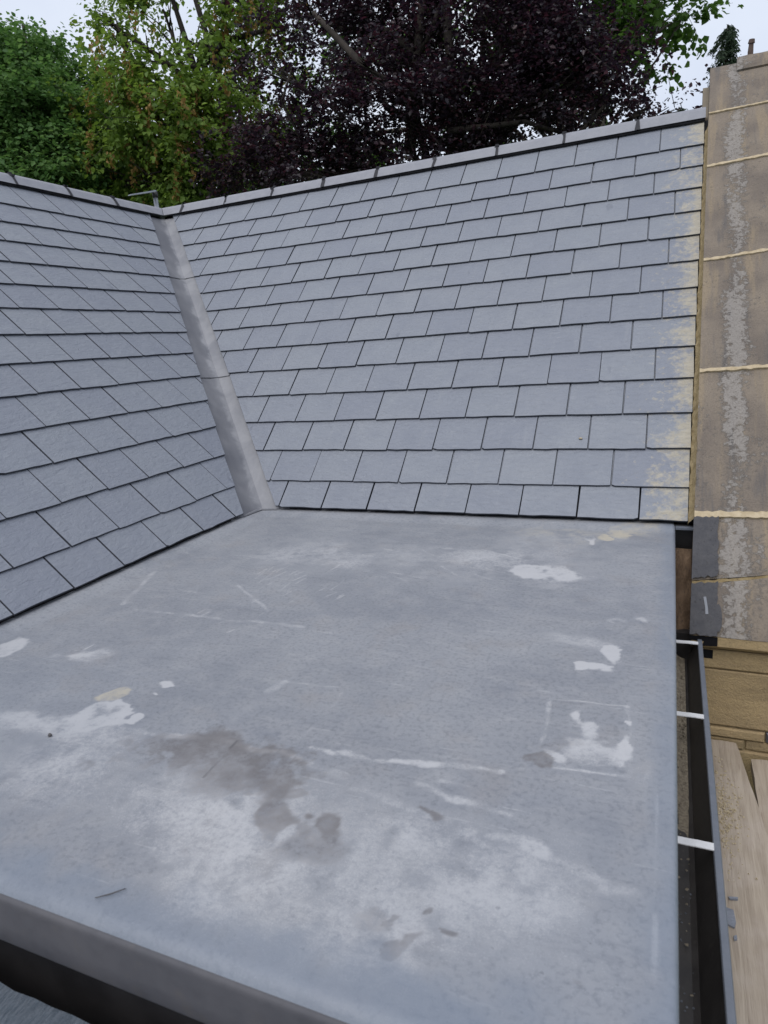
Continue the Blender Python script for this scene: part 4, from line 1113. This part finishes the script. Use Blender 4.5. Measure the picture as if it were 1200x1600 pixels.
# ================================================================== POLE BEHIND THE RIDGE, POST ON THE GABLE
pole = empty('scaffold_pole', (-2.18, 2.20, 0.9), 'dull grey metal pole with a short flat arm rising behind the ridge corner', 'pole')
m_ = MB(); m_.tube([(-2.215, 2.18, .9), (-2.215, 2.18, 2.225)], .019, 12); m_.build('upright', M_galv, pole, True)
m_ = MB(); m_.tube([(-2.215, 2.18, 2.19), (-2.215, 2.18, 2.24)], .024, 12); m_.build('clamp', M_black, pole, True)
m_ = MB(); a = Vector((-2.20, 2.15, 2.228)); b = Vector((-2.24, 1.89, 2.165)); sd = Vector((.035, -.006, 0))
m_.add([a-sd, a+sd, b+sd*.5, b-sd*.5, a-sd+Vector((0,0,.012)), a+sd+Vector((0,0,.012)), b+sd*.5+Vector((0,0,.008)), b-sd*.5+Vector((0,0,.008))],
       [(0,1,2,3)[::-1], (4,5,6,7), (0,1,5,4), (1,2,6,5), (2,3,7,6), (3,0,4,7)]); m_.build('arm', M_galv, pole)
post = empty('iron_post', (2.37, 2.42, 2.30), 'short rusty brown post standing up behind the gable top', 'post')
m_ = MB(); m_.tube([(2.362, 2.42, 2.20), (2.362, 2.42, 2.425), (2.364, 2.42, 2.475)], [.017, .016, .013], 8); m_.build('stump', M_post, post)
m_ = MB(); m_.tube([(2.364, 2.42, 2.470), (2.366, 2.418, 2.492)], [.020, .016], 8); m_.build('cap', M_post, post)

# ================================================================== TREES
CROWNS = {
    'dark': [
        (-8.50, 6.43, 5.43, 0.85, 1.00),
        (-8.31, 7.22, 5.56, 0.79, 1.00),
        (-8.15, 7.66, 5.44, 0.65, 1.00),
        (-7.96, 6.13, 4.68, 0.94, 1.00),
        (-7.58, 6.82, 4.58, 0.79, 1.00),
        (-7.62, 5.91, 3.91, 0.80, 1.00),
        (-7.35, 7.04, 4.02, 0.68, 1.00),
        (-7.45, 8.02, 4.05, 0.57, 1.00),
        (-9.04, 5.78, 5.17, 1.20, 1.00),
        (-8.81, 5.26, 4.06, 1.07, 1.00),
        (-9.15, 6.59, 5.80, 0.69, 1.00),
        (-10.22, 5.87, 5.90, 1.22, 1.00),
        (-7.36, 8.88, 3.95, 0.50, 1.00),
        (-8.85, 6.93, 6.09, 0.45, 1.00),
        (-8.51, 7.29, 6.03, 0.39, 1.00),
    ],
    'seed': [
        (-5.63, 6.68, 4.95, 0.72, 1.00),
        (-6.24, 6.43, 4.40, 0.72, 1.00),
        (-5.22, 6.74, 4.34, 0.80, 1.00),
        (-5.60, 6.45, 3.74, 0.72, 1.00),
        (-4.90, 7.22, 4.73, 0.67, 1.00),
        (-5.00, 7.39, 4.07, 0.64, 1.00),
        (-6.45, 6.51, 3.74, 0.55, 1.00),
        (-5.38, 6.88, 3.36, 0.55, 1.00),
        (-4.87, 8.19, 4.73, 0.52, 0.60),
        (-5.96, 6.93, 5.72, 0.52, 0.26),
        (-5.40, 7.60, 5.82, 0.66, 0.30),
        (-6.38, 6.84, 6.06, 0.40, 0.30),
        (-4.85, 8.20, 5.90, 0.76, 0.26),
        (-5.91, 7.47, 6.39, 0.63, 0.26),
        (-5.10, 8.04, 6.51, 0.77, 0.26),
        (-4.50, 8.87, 6.44, 0.73, 0.35),
        (-6.03, 6.61, 5.20, 0.41, 0.60),
        (-6.66, 6.59, 5.17, 0.21, 0.80),
        (-5.23, 8.43, 7.48, 1.30, 0.50),
        (-5.94, 7.45, 7.15, 0.70, 0.40),
        (-4.76, 8.26, 5.42, 0.48, 0.40),
        (-6.58, 6.79, 6.25, 0.22, 0.50),
    ],
    'beech': [
        (-3.40, 6.73, 4.70, 0.65, 0.45),
        (-3.60, 6.15, 3.71, 0.45, 1.00),
        (-3.21, 6.61, 3.88, 0.61, 1.00),
        (-2.81, 7.26, 4.91, 0.67, 0.42),
        (-2.45, 6.77, 3.95, 0.71, 1.00),
        (-2.17, 7.76, 5.27, 0.83, 0.75),
        (-1.75, 7.06, 4.22, 0.80, 1.00),
        (-1.55, 6.93, 3.62, 0.50, 1.00),
        (-1.22, 7.87, 4.85, 0.83, 0.80),
        (-0.90, 7.34, 3.98, 0.71, 1.00),
        (-0.33, 7.69, 4.29, 0.77, 0.90),
        (-0.31, 8.10, 5.14, 0.77, 0.80),
        (0.25, 8.00, 4.67, 0.74, 0.90),
        (0.22, 7.59, 3.91, 0.60, 1.00),
        (0.70, 7.86, 4.21, 0.61, 1.00),
        (0.59, 8.05, 4.92, 0.64, 1.00),
        (0.97, 8.09, 4.46, 0.47, 1.00),
        (1.06, 7.70, 3.79, 0.36, 1.00),
        (1.51, 7.73, 3.60, 0.23, 1.00),
        (1.86, 7.84, 3.55, 0.15, 1.00),
        (-4.01, 6.13, 3.41, 0.30, 1.00),
        (-3.28, 7.48, 5.75, 0.68, 0.50),
        (-1.48, 8.21, 5.77, 0.80, 0.70),
        (-2.57, 7.81, 5.88, 0.69, 0.60),
        (-0.74, 8.42, 6.17, 1.11, 1.00),
        (-2.24, 8.16, 6.52, 1.14, 0.80),
        (0.39, 8.23, 5.73, 0.83, 1.00),
        (-3.71, 6.09, 3.53, 0.30, 1.00),
        (-2.95, 6.41, 3.33, 0.42, 1.00),
        (-2.24, 6.65, 3.39, 0.37, 1.00),
        (2.10, 7.84, 3.48, 0.09, 1.00),
    ],
    'back': [
        (1.32, 12.13, 6.49, 0.71, 0.70),
        (1.77, 12.14, 6.13, 0.49, 0.60),
        (1.05, 12.31, 5.88, 0.50, 1.00),
        (2.00, 12.14, 6.24, 0.37, 0.60),
        (1.18, 12.52, 7.29, 0.97, 1.00),
        (-0.84, 12.48, 6.56, 0.80, 0.70),
        (-1.95, 12.24, 7.06, 0.75, 0.60),
        (-3.57, 12.15, 7.27, 0.83, 0.40),
        (-4.89, 11.59, 6.42, 0.82, 0.40),
        (-5.50, 10.71, 4.85, 0.85, 1.00),
        (-6.08, 10.03, 4.31, 0.60, 1.00),
        (-2.35, 12.54, 6.07, 0.81, 0.40),
        (-4.49, 11.78, 5.03, 0.80, 0.60),
        (-2.13, 12.60, 4.81, 0.80, 0.60),
        (-0.71, 12.51, 7.10, 0.81, 0.60),
        (0.64, 12.28, 6.49, 0.78, 1.00),
        (1.23, 12.32, 5.63, 0.28, 1.00),
        (-0.01, 12.81, 6.15, 0.81, 1.00),
    ],
}

def leaf_mass(name, parent, mat, P0, A, N0, size, wid, kind=None):
    """one mesh of folded leaves: base points P0, axes A (unit), normals N0 (unit-ish), sizes"""
    n = len(P0)
    S = np.cross(N0, A); S /= np.linalg.norm(S, axis=1, keepdims=True) + 1e-9
    Nn = np.cross(A, S)
    sz = size[:, None]; w = (size*wid)[:, None]
    v = np.empty((n, 6, 3))
    v[:, 0] = P0
    v[:, 1] = P0 + A*sz*.38 + S*w + Nn*w*.25
    v[:, 2] = P0 + A*sz*.74 + S*w*.62 + Nn*w*.10
    v[:, 3] = P0 + A*sz - Nn*sz*.12
    v[:, 4] = P0 + A*sz*.74 - S*w*.62 + Nn*w*.10
    v[:, 5] = P0 + A*sz*.38 - S*w + Nn*w*.25
    v = v.reshape(-1, 3) - np.array(base_of(parent))
    k = np.arange(n)[:, None]*6
    F = np.concatenate([k+np.array([[0, 3, 2, 1]]), k+np.array([[0, 5, 4, 3]])], 1).reshape(-1, 4)
    me = bpy.data.meshes.new(name)
    me.vertices.add(len(v)); me.vertices.foreach_set('co', v.astype(np.float32).ravel())
    me.loops.add(F.size); me.loops.foreach_set('vertex_index', F.ravel().astype(np.int32))
    me.polygons.add(len(F)); me.polygons.foreach_set('loop_start', np.arange(0, F.size, 4, dtype=np.int32)); me.polygons.foreach_set('loop_total', np.full(len(F), 4, np.int32))
    me.update(calc_edges=True); me.materials.append(mat)
    o = bpy.data.objects.new(name, me); COL.objects.link(o); o.parent = parent
    if kind: o['kind'] = kind
    return o
def unit(a): return a/(np.linalg.norm(a, axis=-1, keepdims=True)+1e-9)
def sprays(blobs, per_m2, length, nleaf, droop, shell=(.45, 1.05), flat=.5):
    """leafy twigs gathered in clumps through each bough: origins, directions, lengths"""
    O, D, Ls = [], [], []
    for (x, y, z, r, dens) in blobs:
        n = max(6, int(dens*per_m2*4*math.pi*r*r))
        nc = max(3, int(n/9)); dc = unit(rng.normal(size=(nc, 3)))
        rad = r*rng.uniform(shell[0], shell[1], nc)
        cc = np.array([x, y, z]) + dc*rad[:, None]*np.array([1, 1, .9])
        pick = rng.integers(0, nc, n)
        o = cc[pick] + rng.normal(size=(n, 3))*np.array([.17, .17, .09])
        d = dc[pick]
        dd = d*np.array([1, 1, flat]) + rng.normal(size=(n, 3))*.5; dd[:, 2] -= droop*.6
        O.append(o); D.append(unit(dd)); Ls.append(length*rng.uniform(.5, 1.25, n))
    return np.concatenate(O), np.concatenate(D), np.concatenate(Ls)
def leaves_on(O, D, Ls, nleaf, size, wid, droop, upn=1.0, jitter=.06):
    n = len(O); t = rng.uniform(0, 1, (n, nleaf)); side = rng.choice([-1, 1], (n, nleaf))
    up = np.array([0, 0, 1.0])
    S = unit(np.cross(D, up) + rng.normal(size=D.shape)*.05)
    pos = O[:, None] + D[:, None]*(t*Ls[:, None])[..., None]
    pos[..., 2] -= droop*(t**2)*Ls[:, None]*.35
    ax = D[:, None]*.55 + S[:, None]*side[..., None]*rng.uniform(.4, 1.1, (n, nleaf))[..., None] + rng.normal(size=(n, nleaf, 3))*.28
    ax[..., 2] -= droop*.55
    pos = pos + rng.normal(size=pos.shape)*jitter
    nn = np.broadcast_to(up*upn, pos.shape) + rng.normal(size=pos.shape)*.55 + D[:, None]*.25
    sz = size*rng.uniform(.4, 1.35, (n, nleaf))
    return pos.reshape(-1, 3), unit(ax.reshape(-1, 3)), unit(nn.reshape(-1, 3)), sz.reshape(-1)
def limbs(m_, base, top_r, fork, blobs, twigs=None, bend=.25, tip=.018, rlimb=.07):
    base = Vector(base); fork = Vector(fork)
    mid = base.lerp(fork, .5) + Vector((random.uniform(-.2, .2), random.uniform(-.2, .2), 0))
    m_.tube([base, mid, fork], [top_r*1.35, top_r*1.1, top_r*.85], 10)
    cen = sum((Vector(b[:3]) for b in blobs), Vector())/len(blobs)
    top = Vector((cen.x, cen.y, max(b[2]+b[3]*.5 for b in blobs)))
    m_.tube([fork, fork.lerp(top, .5) + Vector((random.uniform(-.3, .3), random.uniform(-.3, .3), 0)), top], [top_r*.6, top_r*.3, .02], 8)
    for (x, y, z, r, dens) in blobs:
        e = Vector((x, y, z)); k = random.uniform(.05, .6); st = fork.lerp(top, k)
        if st.z > e.z + .4: st = fork.lerp(top, max(0, k-.45))
        p1 = st.lerp(e, .4) + Vector((random.uniform(-bend, bend), random.uniform(-bend, bend), random.uniform(-.05, bend)))
        p2 = st.lerp(e, .75) + Vector((random.uniform(-bend, bend)*.6, random.uniform(-bend, bend)*.6, random.uniform(-.1, .15)))
        rl = rlimb*random.uniform(.6, 1.1)
        m_.tube([st, p1, p2, e], [rl, rl*.72, rl*.48, tip], 6)
        for _ in range(7):
            d = Vector(unit(rng.normal(size=3))); d.z = d.z*.5 + .1; q = e + d*r*random.uniform(.6, .95)
            s0 = p2.lerp(e, random.uniform(0, 1))
            m_.tube([s0, s0.lerp(q, .5) + Vector((0, 0, random.uniform(-.05, .1)))*r, q], [tip*.9, tip*.6, .004], 4)
def twig_tubes(m_, O, D, Ls, frac, r0=.006):
    for i in range(len(O)):
        if random.random() > frac: continue
        o = Vector(O[i]); d = Vector(D[i])
        m_.tube([o - d*Ls[i]*.35, o + d*Ls[i]*.8], [r0, .002], 3)
def tree(label, cat, key, base, fork, trunk_r, leafmat, bark, per, length, nleaf, size, wid, droop, shell=(.45, 1.05), flat=.5, twig=.25, extra=None, rlimb=.07, upn=1.0):
    blobs = CROWNS[key]
    root = empty('tree', (base[0], base[1], base[2]), label, cat, 'trees behind the roof')
    m_ = MB(); limbs(m_, base, trunk_r, fork, blobs, rlimb=rlimb)
    for p_, r_ in (extra or []): m_.tube(p_, r_, 7)
    O, D, Ls = sprays(blobs, per, length, nleaf, droop, shell, flat)
    twig_tubes(m_, O, D, Ls, twig)
    m_.build('trunk', bark, root, True)
    p, a, nn, sz = leaves_on(O, D, Ls, nleaf, size, wid, droop, upn)
    leaf_mass('crown', root, leafmat, p, a, nn, sz, wid, 'stuff')
    return root, O, D, Ls
tree('dense dark green tree with rounded crown at the far left', 'tree', 'dark', (-8.6, 7.0, GROUND_Z), (-8.4, 7.0, 1.5), .24, M_leaf_dark, M_bark, 40, .40, 20, .082, .36, .35, (.5, 1.05), .6, .12)
rt_, O, D, Ls = tree('open green sycamore hung with tan seed bunches left of the copper beech', 'tree', 'seed', (-4.6, 7.4, GROUND_Z), (-4.7, 7.4, 1.6), .20, M_leaf_seed, M_bark, 26, .36, 16, .084, .40, .5, (.35, 1.05), .5, .3)
# bunches of winged seeds hanging under the twigs
sel = rng.random(len(O)) < .20; o_ = (O + D*(Ls*.8)[:, None])[sel]
nk = 22; pp = np.repeat(o_, nk, 0); tt = rng.uniform(0, .24, len(pp)); pp = pp + rng.normal(size=pp.shape)*.024; pp[:, 2] -= tt - .03
aa = unit(rng.normal(size=pp.shape)*.5 + np.array([0, 0, -1.0])); nn_ = unit(rng.normal(size=pp.shape) + np.array([0, -.6, .6]))
leaf_mass('seed_bunches', rt_, M_seed, pp, aa, nn_, rng.uniform(.04, .07, len(pp)), .32, 'stuff')
tree('copper beech with dark purple leaves spreading above the ridge', 'tree', 'beech', (-1.2, 7.9, GROUND_Z), (-1.3, 7.9, 1.7), .26, M_leaf_beech, M_bark, 30, .40, 18, .064, .36, .25, (.35, 1.05), .35, .22, rlimb=.085, extra=[
    ([(-2.747, 6.629, 5.322), (-2.344, 6.379, 4.879), (-1.989, 6.32, 4.484), (-1.752, 6.419, 4.269), (-1.418, 7.181, 4.07)], [0.03, 0.042, 0.05, 0.055, 0.07]),
    ([(-1.761, 7.485, 3.567), (-1.646, 7.526, 4.33), (-1.545, 7.561, 5.064), (-1.509, 7.783, 5.86)], [0.1, 0.085, 0.07, 0.05]),
    ([(-1.558, 7.556, 4.82), (-1.331, 7.421, 5.05), (-1.159, 7.475, 5.422)], [0.04, 0.03, 0.02]),
    ([(-3.578, 6.518, 3.138), (-3.041, 6.477, 3.775), (-3.189, 6.281, 4.204), (-2.989, 6.278, 4.56)], [0.04, 0.03, 0.022, 0.012]),
    ([(0.63, 7.755, 3.438), (-0.003, 7.35, 3.654), (-1.03, 7.096, 3.654)], [0.02, 0.03, 0.045]),
    ([(-0.278, 7.497, 4.691), (-0.125, 7.325, 4.768), (-0.023, 7.346, 4.902)], [0.03, 0.026, 0.02])])
tree('light green tree showing through and right of the copper beech', 'tree', 'back', (.6, 12.2, GROUND_Z), (.5, 12.2, 2.0), .25, M_leaf_back, M_bark_pale, 11, .45, 14, .13, .42, .4, (.35, 1.05), .5, .2)
# conifers beyond the gable
def conifer(label, top, height, spread, n):
    base = (top[0], top[1], GROUND_Z)
    root = empty('conifer', base, label, 'conifer', 'conifers beyond the gable')
    m_ = MB(); lean = Vector((.05, 0, 0))
    m_.tube([base, (top[0], top[1], top[2]-height*.5), top], [.16, .05, .006], 7)
    O = []; D = []; Ls = []
    for i in range(n):
        t_ = (i+.5)/n; z = top[2] - height*t_**1.1; r_ = spread*(.08 + t_)*random.uniform(.55, 1.15); a = i*2.399 + random.uniform(-.4, .4)
        tip = Vector((top[0] + r_*math.cos(a), top[1] + r_*math.sin(a), z - r_*.45)); st = Vector((top[0], top[1], z))
        midp = st.lerp(tip, .5) + Vector((0, 0, r_*.16))
        m_.tube([st, midp, tip], [.010, .007, .003], 4)
        for k in range(14):
            u = random.uniform(.1, 1); q = (st.lerp(midp, u*2) if u < .5 else midp.lerp(tip, u*2-1))
            O.append(q); dv = Vector((random.uniform(-1, 1)*.5 + math.cos(a)*.5, random.uniform(-1, 1)*.5 + math.sin(a)*.5, -random.uniform(.5, 1.4))).normalized(); D.append(dv); Ls.append(.10 + .09*t_)
    m_.build('trunk', M_bark, root, True)
    O = np.array([tuple(v) for v in O]); D = np.array([tuple(v) for v in D]); Ls = np.array(Ls)
    p, a, nn, sz = leaves_on(O, D, Ls, 14, .045, .16, .6, .6, .012)
    leaf_mass('crown', root, M_leaf_con, p, a, nn, sz, .16, 'stuff')
conifer('tall thin drooping conifer tip beside the top coping stone', (2.40, 6.13, 3.86), 2.2, .62, 60)
conifer('low conifer tip just above the ridge left of the gable', (1.95, 6.6, 3.28), 1.6, .6, 40)
conifer('small conifer tip peeping over the gable top behind the rusty post', (3.06, 6.13, 3.70), 1.8, .55, 40)
